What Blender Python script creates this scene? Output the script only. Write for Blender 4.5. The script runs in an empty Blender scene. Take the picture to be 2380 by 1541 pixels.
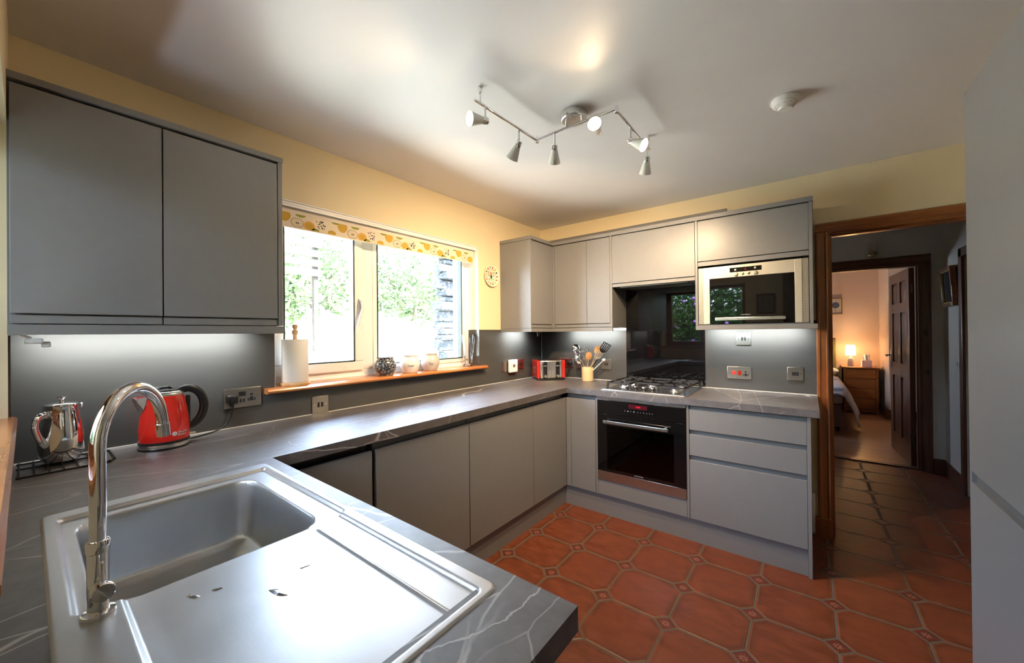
import bpy, bmesh, math, random
from mathutils import Vector, Matrix, noise
random.seed(7)
PI = math.pi
sc = bpy.context.scene
COL = sc.collection

# ------------------------------------------------------------------ camera
cam_data = bpy.data.cameras.new('camera'); cam = bpy.data.objects.new('camera', cam_data); COL.objects.link(cam)
CAM = Vector((2.106, -3.1754, 1.3361)); YAW, PITCH, ROLL = .6628, .0042, -.010
R0 = Vector((math.cos(YAW), math.sin(YAW), 0)); F0 = Vector((-math.sin(YAW), math.cos(YAW), 0)); U0 = Vector((0, 0, 1))
FW = math.cos(PITCH)*F0 + math.sin(PITCH)*U0; U1 = -math.sin(PITCH)*F0 + math.cos(PITCH)*U0
RT = math.cos(ROLL)*R0 + math.sin(ROLL)*U1; UP = -math.sin(ROLL)*R0 + math.cos(ROLL)*U1
cam.matrix_world = Matrix(((RT.x, UP.x, -FW.x, CAM.x), (RT.y, UP.y, -FW.y, CAM.y), (RT.z, UP.z, -FW.z, CAM.z), (0, 0, 0, 1)))
cam_data.sensor_fit = 'HORIZONTAL'; cam_data.sensor_width = 36; cam_data.lens = 36*883/2380
cam_data.clip_start = .02; cam_data.clip_end = 200
sc.camera = cam

# ------------------------------------------------------------------ world, sun, window portals, exposure
SKY_STRENGTH, SUN_STRENGTH = 31.0, 100.0
w = bpy.data.worlds.new('sky'); sc.world = w; w.use_nodes = True
nt = w.node_tree; nt.nodes.clear()
o_ = nt.nodes.new('ShaderNodeOutputWorld'); b_ = nt.nodes.new('ShaderNodeBackground')
tc = nt.nodes.new('ShaderNodeTexCoord'); sp = nt.nodes.new('ShaderNodeSeparateXYZ'); rp = nt.nodes.new('ShaderNodeValToRGB')
nt.links.new(tc.outputs['Generated'], sp.inputs[0]); nt.links.new(sp.outputs['Z'], rp.inputs[0])
rp.color_ramp.elements[0].color = (.72, .86, 1, 1); rp.color_ramp.elements[1].color = (.42, .62, 1, 1)
nt.links.new(rp.outputs[0], b_.inputs[0]); b_.inputs[1].default_value = SKY_STRENGTH
nt.links.new(b_.outputs[0], o_.inputs[0])
sd = bpy.data.lights.new('sun', 'SUN'); sun = bpy.data.objects.new('sun', sd); COL.objects.link(sun)
sd.energy = SUN_STRENGTH; sd.angle = math.radians(2); sd.color = (1, .96, .88)
sun.rotation_euler = Vector((-.50, -.42, -.95)).to_track_quat('-Z', 'Y').to_euler(); sun.location = (6, 6, 9)
def portal(name, loc, direction, sx, sy):
    d = bpy.data.lights.new(name, 'AREA'); d.shape = 'RECTANGLE'; d.size = sx; d.size_y = sy; d.cycles.is_portal = True
    o = bpy.data.objects.new(name, d); COL.objects.link(o); o.location = loc
    o.rotation_euler = Vector(direction).to_track_quat('-Z', 'Z').to_euler(); return o
portal('window_portal', (-.31, -1.66, 1.555), (1, 0, 0), 1.55, .98)
portal('window_portal', (.85, -3.52, 1.53), (0, 1, 0), 1.25, .88)
sc.view_settings.view_transform = 'Standard'; sc.view_settings.look = 'None'
sc.view_settings.exposure = 0.0; sc.view_settings.gamma = 1.0; sc.view_settings.use_curve_mapping = False
cy = sc.cycles
cy.use_denoising = True; cy.max_bounces = 10; cy.diffuse_bounces = 6; cy.glossy_bounces = 5; cy.transparent_max_bounces = 12
cy.sample_clamp_indirect = 24; cy.caustics_reflective = False; cy.caustics_refractive = False; cy.blur_glossy = .5

# ------------------------------------------------------------------ material helpers
def lin(r, g, b):
    f = lambda c: ((c/255+.055)/1.055)**2.4 if c/255 > .04045 else c/255/12.92
    return (f(r), f(g), f(b), 1)
class NT:
    def __init__(s, name):
        s.m = bpy.data.materials.new(name); s.m.use_nodes = True; s.t = s.m.node_tree; s.t.nodes.clear()
        s.out = s.n('OutputMaterial')
    def n(s, typ, **k):
        x = s.t.nodes.new('ShaderNode'+typ)
        for a, v in k.items():
            setattr(x, a, v)
        return x
    def l(s, a, b): s.t.links.new(a, b)
    def setin(s, node, **k):
        for a, v in k.items():
            a = a.replace('_', ' ')
            if hasattr(v, 'is_output') or isinstance(v, bpy.types.NodeSocket): s.l(v, node.inputs[a])
            else: node.inputs[a].default_value = v
    def math(s, op, a, b=None, c=None):
        x = s.n('Math', operation=op)
        for i, v in enumerate((a, b, c)):
            if v is None: continue
            if isinstance(v, bpy.types.NodeSocket): s.l(v, x.inputs[i])
            else: x.inputs[i].default_value = v
        return x.outputs[0]
    def mix(s, f, a, b):
        x = s.n('Mix', data_type='RGBA')
        for i, v in ((0, f), (6, a), (7, b)):
            if isinstance(v, bpy.types.NodeSocket): s.l(v, x.inputs[i])
            else: x.inputs[i].default_value = v
        return x.outputs[2]
    def ss(s, v, a, b):                      # smooth step 0..1 as v goes a..b
        x = s.n('MapRange', interpolation_type='SMOOTHSTEP'); s.l(v, x.inputs[0]); x.inputs[1].default_value = a; x.inputs[2].default_value = b
        return x.outputs[0]
    def pos(s, scale=(1, 1, 1), rot=(0, 0, 0), obj=False):
        src = s.n('TexCoord').outputs['Object'] if obj else s.n('NewGeometry').outputs['Position']
        mp = s.n('Mapping'); s.l(src, mp.inputs[0]); mp.inputs[3].default_value = scale; mp.inputs[2].default_value = rot
        return mp.outputs[0]
    def noise(s, vec, scale, detail=3, rough=.5, dist=0):
        x = s.n('TexNoise'); s.l(vec, x.inputs['Vector']); x.inputs['Scale'].default_value = scale
        x.inputs['Detail'].default_value = detail; x.inputs['Roughness'].default_value = rough; x.inputs['Distortion'].default_value = dist
        return x.outputs[0]
    def bump(s, h, strength=.3, dist=.002):
        x = s.n('Bump'); s.l(h, x.inputs['Height']); x.inputs['Strength'].default_value = strength; x.inputs['Distance'].default_value = dist
        return x.outputs[0]
    def bsdf(s, **k):
        b = s.n('BsdfPrincipled'); s.setin(b, **k); s.l(b.outputs[0], s.out.inputs[0]); return b
def plain(name, col, rough=.5, metal=0, var=.06, scale=12, bump=.0, bscale=60, stretch=(1, 1, 1), **k):
    t = NT(name); v = t.pos(stretch)
    n = t.noise(v, scale)
    c2 = tuple(min(1, c*(1-var*1.6)) for c in col[:3])+(1,); c1 = tuple(min(1, c*(1+var)) for c in col[:3])+(1,)
    kw = dict(Base_Color=t.mix(n, c2, c1), Roughness=t.math('ADD', rough*.93, t.math('MULTIPLY', n, rough*.14)), Metallic=metal)
    if bump: kw['Normal'] = t.bump(t.noise(v, bscale), bump)
    kw.update(k); t.bsdf(**kw); return t.m
def emit(name, col, strength):
    t = NT(name); e = t.n('Emission'); e.inputs[0].default_value = col; e.inputs[1].default_value = strength
    t.l(e.outputs[0], t.out.inputs[0]); return t.m
def wood(name, c1, c2, axis='z', rough=.4, scale=1.0, coat=.25):
    t = NT(name)
    s = {'x': (.09, 1, 1), 'y': (1, .09, 1), 'z': (1, 1, .09)}[axis]
    v = t.pos(tuple(q*scale for q in s)); n1 = t.noise(v, 14, 4, .6, 1.2); n2 = t.noise(v, 70, 3, .6)
    kn = t.n('TexVoronoi'); t.l(t.pos(tuple(q*scale for q in {'x': (.5, 1, 1), 'y': (1, .5, 1), 'z': (1, 1, .5)}[axis])), kn.inputs['Vector']); kn.inputs['Scale'].default_value = 5
    kk = t.ss(kn.outputs['Distance'], .05, .12)
    c = t.mix(t.ss(n1, .3, .7), c1, c2); c = t.mix(t.math('MULTIPLY', t.ss(n2, .45, .75), .35), c, tuple(q*.45 for q in c1[:3])+(1,))
    c = t.mix(kk, tuple(q*.3 for q in c1[:3])+(1,), c)
    t.bsdf(Base_Color=c, Roughness=rough, Normal=t.bump(n2, .12, .001), Coat_Weight=coat, Coat_Roughness=.2); return t.m
def thin_glass(name, tint=(1, 1, 1, 1), ior=1.5, rough=0.0):
    t = NT(name); tr = t.n('BsdfTransparent'); tr.inputs[0].default_value = tint
    g = t.n('BsdfGlossy'); g.inputs['Roughness'].default_value = rough; fr = t.n('Fresnel'); fr.inputs[0].default_value = ior
    # a closed pane has two faces: halve the reflectance of each
    mx = t.n('MixShader'); t.l(fr.outputs[0], mx.inputs[0]); t.l(tr.outputs[0], mx.inputs[1]); t.l(g.outputs[0], mx.inputs[2])
    t.l(mx.outputs[0], t.out.inputs[0]); return t.m

M = {}
M['wall'] = plain('cream_paint', (.72, .61, .40, 1), .62, var=.03, scale=3, bump=.12, bscale=90)
M['wall_pale'] = plain('pale_hall_paint', (.62, .58, .54, 1), .65, var=.04, scale=3, bump=.12, bscale=90)
M['wall_pink'] = plain('pink_bedroom_paint', (.74, .60, .53, 1), .65, var=.03, scale=3, bump=.1, bscale=90)
M['ceil'] = plain('white_ceiling_paint', (.76, .74, .75, 1), .45, var=.03, scale=2.5, bump=.15, bscale=45)
M['cab'] = plain('dove_grey_satin', (.180, .181, .187, 1), .36, var=.04, scale=30, bump=.03, bscale=300)
M['cabdark'] = plain('recess_grey', (.10, .105, .11, 1), .45, var=.04)
M['carcase'] = plain('grey_carcase', (.15, .15, .152, 1), .45, var=.04)
M['splash'] = plain('graphite_splash', (.066, .066, .064, 1), .15, var=.10, scale=5, bump=.02, bscale=10, stretch=(.5, .5, 3))
M['blackglass'] = plain('black_glass', (.004, .004, .005, 1), .02, var=.1, Specular_IOR_Level=.65)
M['black'] = plain('black_plastic', (.012, .012, .013, 1), .3, var=.1)
M['blackmatt'] = plain('cast_iron_black', (.02, .02, .022, 1), .5, var=.2, bump=.2, bscale=200)
M['chrome'] = plain('chrome', (.86, .86, .88, 1), .05, 1, var=.02)
M['nickel'] = plain('brushed_nickel', (.40, .375, .33, 1), .30, 1, var=.06, scale=50)
M['nickelbright'] = plain('satin_silver', (.66, .65, .62, 1), .28, 1, var=.04, scale=50)
M['alu'] = plain('brushed_aluminium', (.62, .61, .60, 1), .26, 1, var=.06, scale=40, stretch=(.1, 1, 6))
M['cream_metal'] = plain('pale_metal_trim', (.62, .585, .50, 1), .33, .55, var=.03)
M['white'] = plain('white_plastic', (.80, .80, .78, 1), .3, var=.02)
M['upvc'] = plain('white_window_plastic', (.85, .85, .84, 1), .28, var=.02)
M['gasket'] = plain('dark_green_gasket', (.02, .035, .035, 1), .4)
M['red'] = plain('red_enamel', (.70, .018, .010, 1), .13, var=.05, Coat_Weight=.6, Coat_Roughness=.03)
M['redplastic'] = plain('red_switch', (.75, .03, .02, 1), .35)
M['grout_white'] = plain('white_sealant', (.6, .58, .52, 1), .5)
M['shade'] = plain('pale_grey_enamel', (.80, .80, .76, 1), .32, var=.03)
M['sill'] = wood('orange_cherry_wood', (.42, .135, .035, 1), (.58, .22, .06, 1), 'y', .25, 1, .5)
M['sillx'] = wood('orange_cherry_wood_x', (.42, .135, .035, 1), (.58, .22, .06, 1), 'x', .25, 1, .5)
M['pine_z'] = wood('stained_pine_upright', (.20, .062, .016, 1), (.30, .105, .028, 1), 'z', .3, 1, .5)
M['pine_x'] = wood('stained_pine_level', (.20, .062, .016, 1), (.30, .105, .028, 1), 'x', .3, 1, .5)
M['dark_z'] = wood('dark_door_wood', (.085, .030, .014, 1), (.14, .052, .024, 1), 'z', .38, 1, .3)
M['dark_x'] = wood('dark_door_wood_level', (.085, .030, .014, 1), (.14, .052, .024, 1), 'x', .38, 1, .3)
M['chest'] = wood('pine_chest', (.27, .085, .018, 1), (.36, .125, .030, 1), 'x', .35, 1, .3)
M['lightwood'] = wood('pale_beech', (.62, .38, .18, 1), (.72, .48, .26, 1), 'z', .5, 2, .1)
M['spoonwood'] = wood('spoon_wood', (.55, .28, .12, 1), (.66, .38, .18, 1), 'z', .5, 2, .1)
M['paper'] = plain('white_paper', (.86, .86, .85, 1), .8, var=.02, bump=.4, bscale=120)
M['glass'] = thin_glass('window_glass', (1, 1, 1, 1), 1.22)
M['ovenglass'] = thin_glass('smoked_oven_glass', (.16, .16, .17, 1), 1.45)
M['steelint'] = plain('dark_enamel', (.02, .02, .022, 1), .35)
M['crock'] = plain('cream_stoneware', (.74, .60, .36, 1), .3, var=.03)
M['potwhite'] = plain('cream_glaze', (.80, .78, .74, 1), .22, var=.05, Coat_Weight=.4)
M['potgrey'] = plain('grey_glaze', (.52, .50, .46, 1), .25, var=.05, Coat_Weight=.4)
M['ink'] = plain('grey_lettering', (.08, .08, .08, 1), .5)
M['whiteink'] = plain('white_lettering', (.8, .8, .8, 1), .4)
M['greyink'] = plain('silver_lettering', (.35, .35, .35, 1), .4)
M['cable'] = plain('white_cable', (.75, .75, .75, 1), .4)
M['led'] = emit('led_white', (.92, .96, 1, 1), 9)
M['digits'] = emit('red_digits', (1, .02, .03, 1), 2.2)
M['digitback'] = plain('maroon_display', (.05, .006, .012, 1), .15)
M['bulb'] = emit('warm_bulb', (1, .80, .50, 1), 22)
M['neon'] = emit('red_neon', (1, .06, .03, 1), .6)
def t_():
    t = NT('crystal'); b = t.bsdf(Base_Color=(1, 1, 1, 1), Roughness=.02, Transmission_Weight=1.0, IOR=1.5); return t.m
M['crystal'] = thin_glass('cut_crystal', (.98, .99, 1, 1), 1.22, .02)

# worktop: dark grey slate laminate with thin white veins
def mk_worktop():
    t = NT('veined_slate'); p = t.pos()
    wv = t.n('TexNoise'); t.l(p, wv.inputs['Vector']); wv.inputs['Scale'].default_value = 3.2; wv.inputs['Detail'].default_value = 4
    def vein(scale, rot, wid, warp, stretch, mlo, mhi, mscale):
        va = t.n('VectorMath', operation='MULTIPLY_ADD'); t.l(wv.outputs['Color'], va.inputs[0]); va.inputs[1].default_value = (warp,)*3
        mp = t.n('Mapping'); t.l(p, mp.inputs[0]); mp.inputs[2].default_value = (0, 0, rot); mp.inputs[3].default_value = stretch
        t.l(mp.outputs[0], va.inputs[2])
        vo = t.n('TexVoronoi', feature='DISTANCE_TO_EDGE'); t.l(va.outputs[0], vo.inputs['Vector']); vo.inputs['Scale'].default_value = scale
        ln = t.math('SUBTRACT', 1, t.ss(vo.outputs['Distance'], wid*.25, wid))
        mk = t.ss(t.noise(mp.outputs[0], mscale, 2), mlo, mhi)
        return t.math('MULTIPLY', ln, mk)
    v1 = vein(2.6, .6, .0050, .055, (1, .38, 1), .46, .56, 2.1)
    v2 = vein(5.5, -.5, .0075, .09, (1, .42, 1), .50, .60, 3.3)
    v3 = vein(3.3, 1.25, .0070, .05, (1, .30, 1), .46, .56, 2.7)
    v = t.math('MAXIMUM', t.math('MAXIMUM', v1, t.math('MULTIPLY', v2, .6)), t.math('MULTIPLY', v3, .8))
    # one broad vein crossing the end of the peninsula
    sx = t.n('SeparateXYZ'); t.l(p, sx.inputs[0])
    wob = t.math('MULTIPLY', t.math('SUBTRACT', t.noise(p, 9, 4, .6), .5), .09)
    dd = t.math('ABSOLUTE', t.math('SUBTRACT', t.math('ADD', sx.outputs[0], wob), t.math('ADD', t.math('MULTIPLY', sx.outputs[1], .22), 2.335)))
    v = t.math('MAXIMUM', v, t.math('SUBTRACT', 1, t.ss(dd, .0008, .0032)))
    c = t.mix(t.ss(t.noise(p, 26, 6, .65), .3, .72), (.050, .045, .047, 1), (.108, .097, .098, 1))
    c = t.mix(t.math('MULTIPLY', t.ss(t.noise(p, 4, 3), .35, .7), .5), c, (.085, .074, .070, 1))
    c = t.mix(t.math('MULTIPLY', v, .60), c, (.66, .63, .61, 1))
    t.bsdf(Base_Color=c, Roughness=t.math('ADD', .44, t.math('MULTIPLY', t.noise(p, 30, 4), .12)), Normal=t.bump(t.noise(p, 60, 4), .10, .0015), IOR=1.62, Specular_IOR_Level=.85, Coat_Weight=.6, Coat_Roughness=.46)
    return t.m
M['worktop'] = mk_worktop()

def mk_tiles(x0, y0, pitch):
    t = NT('terracotta_tiles'); g = t.n('NewGeometry').outputs['Position']; s = t.n('SeparateXYZ'); t.l(g, s.inputs[0])
    ux = t.math('DIVIDE', t.math('SUBTRACT', s.outputs[0], x0), pitch); uy = t.math('DIVIDE', t.math('SUBTRACT', s.outputs[1], y0), pitch)
    cx_ = t.math('ROUND', ux); cy_ = t.math('ROUND', uy)
    dx = t.math('ABSOLUTE', t.math('SUBTRACT', ux, cx_)); dy = t.math('ABSOLUTE', t.math('SUBTRACT', uy, cy_))
    l1 = t.math('ADD', dx, dy); R = .170
    # distances (in tile units) to the grout centre lines
    de = t.math('MINIMUM', dx, dy)                       # straight joints run along the lattice lines
    dd = t.math('MULTIPLY', t.math('ABSOLUTE', t.math('SUBTRACT', l1, R)), .7071)
    inside = t.math('LESS_THAN', l1, R)
    dist = t.math('ADD', t.math('MULTIPLY', inside, dd), t.math('MULTIPLY', t.math('SUBTRACT', 1, inside), t.math('MINIMUM', de, dd)))
    wob = t.math('MULTIPLY', t.math('SUBTRACT', t.noise(t.pos(), 22, 3), .5), .010)
    dist = t.math('ADD', dist, wob)
    grout = t.math('SUBTRACT', 1, t.ss(dist, .010, .017))
    edge = t.math('SUBTRACT', 1, t.ss(dist, .012, .12))
    cmb = t.n('CombineXYZ'); t.l(t.math('FLOOR', ux), cmb.inputs[0]); t.l(t.math('FLOOR', uy), cmb.inputs[1])
    wn = t.n('TexWhiteNoise'); t.l(cmb.outputs[0], wn.inputs[0])
    n1 = t.noise(t.pos((1, 2.2, 1)), 9, 5, .62); n2 = t.noise(t.pos((.6, 3, 1)), 34, 4, .7)
    c = t.mix(t.ss(n1, .3, .72), (.098, .023, .009, 1), (.160, .043, .018, 1))
    c = t.mix(t.math('MULTIPLY', t.ss(n2, .4, .8), .45), c, (.18, .058, .027, 1))
    c = t.mix(t.math('MULTIPLY', wn.outputs[0], .32), c, (.15, .036, .014, 1))
    burn = t.math('MULTIPLY', edge, t.ss(t.noise(t.pos(), 13, 5, .65), .36, .58))
    c = t.mix(t.math('MULTIPLY', burn, .9), c, (.055, .018, .009, 1))
    bead = t.math('MULTIPLY', t.math('SUBTRACT', 1, t.ss(t.math('ABSOLUTE', t.math('SUBTRACT', dist, .028)), .004, .013)), .45)
    c = t.mix(bead, c, (.23, .072, .030, 1))
    # pressed flower in the small square inset
    sx = t.math('SUBTRACT', ux, cx_); sy = t.math('SUBTRACT', uy, cy_)
    ang = t.math('ARCTAN2', sy, sx); rad = t.math('SQRT', t.math('ADD', t.math('MULTIPLY', sx, sx), t.math('MULTIPLY', sy, sy)))
    petal = t.math('MULTIPLY', t.math('ABSOLUTE', t.math('COSINE', t.math('MULTIPLY', ang, 4))), .062)
    fl = t.ss(t.math('SUBTRACT', petal, rad), -.006, .012)
    fl = t.math('MULTIPLY', fl, t.ss(rad, .012, .022))
    ins = t.mix(fl, (.10, .022, .012, 1), (.26, .12, .085, 1))
    c = t.mix(inside, c, ins)
    c = t.mix(grout, c, (.088, .078, .060, 1))
    h = t.math('ADD', t.math('ADD', t.ss(dist, .006, .040), t.math('MULTIPLY', n2, .18)), t.math('MULTIPLY', t.math('MULTIPLY', fl, inside), .5))
    rough = t.math('ADD', t.math('ADD', .33, t.math('MULTIPLY', n1, .20)), t.math('MULTIPLY', grout, .4))
    t.bsdf(Base_Color=c, Roughness=rough, Normal=t.bump(h, .8, .0035), Specular_IOR_Level=.38); return t.m
M['tiles'] = mk_tiles(.6546, -.7609, .3072)

def mk_laminate():
    t = NT('laminate_boards'); v = t.pos((.35, 5, 1)); n = t.noise(v, 6, 5, .6, .4)
    s = t.n('SeparateXYZ'); t.l(t.n('NewGeometry').outputs['Position'], s.inputs[0])
    fy = t.math('FRACT', t.math('DIVIDE', s.outputs[1], .19)); ln = t.ss(t.math('ABSOLUTE', t.math('SUBTRACT', fy, .5)), .485, .498)
    c = t.mix(t.ss(n, .3, .7), (.26, .115, .06, 1), (.36, .18, .10, 1)); c = t.mix(ln, c, (.08, .035, .02, 1))
    t.bsdf(Base_Color=c, Roughness=.33); return t.m
M['laminate'] = mk_laminate()
def mk_brushed():
    t = NT('brushed_steel_sink'); n = t.noise(t.pos((1.2, 60, 20)), 14, 4, .6); n2 = t.noise(t.pos(), 9, 4, .6); n3 = t.noise(t.pos((8, 1, 1)), 60, 3, .7)
    t.bsdf(Base_Color=t.mix(n2, (.45, .46, .47, 1), (.63, .63, .63, 1)), Metallic=1.0,
           Roughness=t.math('ADD', .26, t.math('ADD', t.math('MULTIPLY', n, .10), t.math('MULTIPLY', n2, .14))),
           Normal=t.bump(t.math('ADD', n, t.math('MULTIPLY', n3, .4)), .10, .0006)); return t.m
M['sink'] = mk_brushed()
def mk_mesh_grille():
    t = NT('perforated_grille'); s = t.n('SeparateXYZ'); t.l(t.n('NewGeometry').outputs['Position'], s.inputs[0])
    fx = t.math('ABSOLUTE', t.math('SUBTRACT', t.math('FRACT', t.math('DIVIDE', s.outputs[0], .0052)), .5))
    fz = t.math('ABSOLUTE', t.math('SUBTRACT', t.math('FRACT', t.math('DIVIDE', s.outputs[2], .0052)), .5))
    hole = t.math('MULTIPLY', t.math('LESS_THAN', fx, .34), t.math('LESS_THAN', fz, .34))
    t.bsdf(Base_Color=t.mix(hole, (.55, .52, .44, 1), (.012, .012, .012, 1)), Roughness=.4, Metallic=t.math('SUBTRACT', .6, t.math('MULTIPLY', hole, .6))); return t.m
M['grille'] = mk_mesh_grille()
def mk_speckle():
    t = NT('speckled_glaze'); p = t.pos(); n = t.noise(p, 120, 3, .7); band = t.ss(t.noise(t.pos((1, 1, .4), (.5, .3, 0)), 16, 2), .56, .66)
    c = t.mix(t.ss(n, .52, .58), (.018, .022, .03, 1), (.42, .44, .47, 1)); c = t.mix(band, c, t.mix(t.ss(n, .45, .6), (.38, .20, .10, 1), (.72, .58, .42, 1)))
    t.bsdf(Base_Color=c, Roughness=.18, Coat_Weight=.5); return t.m
M['speckle'] = mk_speckle()
def leafmat(name, c1, c2, c3):
    t = NT(name); p = t.pos(); n = t.noise(p, 3.5, 3, .6); n2 = t.noise(p, 16, 3, .6)
    c = t.mix(t.ss(n, .35, .65), c1, c2); c = t.mix(t.ss(n2, .5, .75), c, c3)
    d = t.n('BsdfDiffuse'); t.l(c, d.inputs[0]); tr = t.n('BsdfTranslucent'); t.l(c, tr.inputs[0])
    mx = t.n('MixShader'); mx.inputs[0].default_value = .3; t.l(d.outputs[0], mx.inputs[1]); t.l(tr.outputs[0], mx.inputs[2]); t.l(mx.outputs[0], t.out.inputs[0]); return t.m
M['leaf'] = leafmat('green_leaves', (.015, .05, .012, 1), (.04, .085, .022, 1), (.09, .12, .05, 1))
M['leafpale'] = leafmat('pale_leaves', (.07, .11, .05, 1), (.15, .19, .10, 1), (.30, .32, .22, 1))
M['leafdark'] = leafmat('deep_green_leaves', (.01, .035, .012, 1), (.025, .07, .02, 1), (.06, .11, .045, 1))
M['flower'] = plain('purple_flower', (.30, .12, .50, 1), .6)
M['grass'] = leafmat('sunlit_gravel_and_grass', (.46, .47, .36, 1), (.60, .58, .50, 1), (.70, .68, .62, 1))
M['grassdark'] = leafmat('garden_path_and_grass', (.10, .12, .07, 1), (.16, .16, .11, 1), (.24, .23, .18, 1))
M['bark'] = plain('grey_bark', (.22, .18, .13, 1), .8, var=.3, scale=20)
M['fencewood'] = wood('weathered_fence', (.028, .020, .014, 1), (.045, .034, .024, 1), 'y', .8, 1, 0)
def mk_slate():
    t = NT('rough_slate'); p = t.pos(); n = t.noise(p, 7, 6, .7); n2 = t.noise(p, 26, 5, .7)
    c = t.mix(t.ss(n, .35, .65), (.010, .014, .018, 1), (.035, .045, .055, 1)); c = t.mix(t.ss(n2, .50, .62), c, (.13, .15, .17, 1))  # base darkened in place of house shade; pale patches painted as glaring sun
    t.bsdf(Base_Color=c, Roughness=.7, Normal=t.bump(n2, .8, .01)); return t.m
M['slate'] = mk_slate()

# ------------------------------------------------------------------ mesh helpers
class MB:
    def __init__(s): s.bm = bmesh.new(); s.T = Matrix.Identity(4); s.mi = 0
    def _f(s, vs):
        try: f = s.bm.faces.new(vs); f.material_index = s.mi; f.smooth = True; return f
        except ValueError: return None
    def v(s, x, y, z): return s.bm.verts.new(s.T @ Vector((x, y, z)))
    def box(s, x0, x1, y0, y1, z0, z1, bev=0, seg=2):
        x0, x1 = sorted((x0, x1)); y0, y1 = sorted((y0, y1)); z0, z1 = sorted((z0, z1))
        n0 = len(s.bm.faces)
        vs = [s.v(x, y, z) for x in (x0, x1) for y in (y0, y1) for z in (z0, z1)]
        fs = [s._f([vs[i] for i in q]) for q in ((0, 1, 3, 2), (4, 6, 7, 5), (0, 4, 5, 1), (2, 3, 7, 6), (0, 2, 6, 4), (1, 5, 7, 3))]
        if not bev:
            for f in fs: f.smooth = False
        if bev:
            es = list({e for f in fs for e in f.edges}); [setattr(f, 'smooth', False) for f in fs]
            r = bmesh.ops.bevel(s.bm, geom=es, offset=bev, segments=seg, profile=.5, affect='EDGES')
            R3 = s.T.to_3x3().transposed()
            for f in list(s.bm.faces)[n0:]:
                f.material_index = s.mi; f.normal_update(); nn = R3 @ f.normal
                f.smooth = max(abs(nn.x), abs(nn.y), abs(nn.z)) < .999
        return s
    def ring(s, c, ax, r, n, ux=None, sq=1.0):
        ax = Vector(ax).normalized(); a = Vector(ux) if ux else (Vector((0, 0, 1)) if abs(ax.z) < .9 else Vector((1, 0, 0)))
        a = (a-ax*a.dot(ax)).normalized(); b = ax.cross(a); c = Vector(c)
        return [s.v(*(c+(a*math.cos(2*PI*i/n)+b*math.sin(2*PI*i/n)*sq)*r)) for i in range(n)]
    def bridge(s, A, B):
        n = len(A)
        for i in range(n): s._f([A[i], A[(i+1) % n], B[(i+1) % n], B[i]])
    def cyl(s, p0, p1, r0, r1=None, n=20, cap0=True, cap1=True):
        r1 = r0 if r1 is None else r1; ax = Vector(p1)-Vector(p0)
        A = s.ring(p0, ax, r0, n); B = s.ring(p1, ax, r1, n); s.bridge(A, B)
        if cap0: s._f(A[::-1])
        if cap1: s._f(B)
        return s
    def lathe(s, prof, c=(0, 0, 0), n=32, ax=(0, 0, 1), cap0=True, cap1=True, sq=1.0, ux=None):
        ax = Vector(ax).normalized(); c = Vector(c); prev = None; first = None
        for r, h in prof:
            R = s.ring(c+ax*h, ax, max(r, 1e-4), n, ux, sq)
            if prev: s.bridge(prev, R)
            else: first = R
            prev = R
        if cap0: s._f(first[::-1])
        if cap1: s._f(prev)
        return s
    def tube(s, pts, r, n=10, sq=1.0, ux=None, closed=False):
        pts = [Vector(p) for p in pts]; k = len(pts); rs = r if isinstance(r, (list, tuple)) else [r]*k; prev = None; first = None
        up = Vector(ux) if ux else None
        for i, p in enumerate(pts):
            if closed: d = pts[(i+1) % k]-pts[i-1]
            else: d = pts[min(i+1, k-1)]-pts[max(i-1, 0)]
            d.normalize()
            if up is None: up = Vector((0, 0, 1)) if abs(d.z) < .9 else Vector((1, 0, 0))
            a = (up-d*up.dot(d)).normalized(); b = d.cross(a)
            if ux is None: up = a
            R = [s.v(*(p+(a*math.cos(2*PI*j/n)+b*math.sin(2*PI*j/n)*sq)*rs[i])) for j in range(n)]
            if prev: s.bridge(prev, R)
            else: first = R
            prev = R
        if closed: s.bridge(prev, first)
        else: s._f(first[::-1]); s._f(prev)
        return s
    def prism(s, pts, d):                     # pts: 3-D outline, d: extrusion vector
        A = [s.v(*p) for p in pts]; B = [s.v(*(Vector(p)+Vector(d))) for p in pts]
        s._f(A[::-1]); s._f(B); s.bridge(A, B); return s
    def quad(s, *ps): s._f([s.v(*p) for p in ps]); return s
    def ball(s, c, r, n=12, sx=1, sy=1, sz=1):
        prof = [(math.sin(PI*i/n), -math.cos(PI*i/n)) for i in range(n+1)]; T = s.T
        s.T = T @ Matrix.Translation(Vector(c)) @ Matrix.Diagonal((r*sx, r*sy, r*sz, 1)); s.lathe(prof, n=n*2); s.T = T; return s
    def build(s, name, mats, parent=None, local=False, kind=None, label=None, cat=None, group=None, sharp=35, flat=False):
        bmesh.ops.recalc_face_normals(s.bm, faces=s.bm.faces[:])
        if flat:
            for f in s.bm.faces: f.smooth = False
        me = bpy.data.meshes.new(name)
        o = bpy.data.objects.new(name, me); COL.objects.link(o)
        if not local:
            if parent is not None: off = WORLD[parent.name]
            elif len(s.bm.verts):
                lo = [min(v.co[i] for v in s.bm.verts) for i in range(3)]; hi = [max(v.co[i] for v in s.bm.verts) for i in range(3)]
                off = Vector(((lo[0]+hi[0])/2, (lo[1]+hi[1])/2, lo[2]))
            else: off = Vector()
            for v in s.bm.verts: v.co -= off
            WORLD[o.name] = off.copy()
            if parent is None: o.location = off
        else: WORLD[o.name] = WORLD.get(parent.name, Vector()) if parent else Vector()
        s.bm.to_mesh(me); s.bm.free()
        for m in (mats if isinstance(mats, (list, tuple)) else [mats]): me.materials.append(M[m] if isinstance(m, str) else m)
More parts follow.
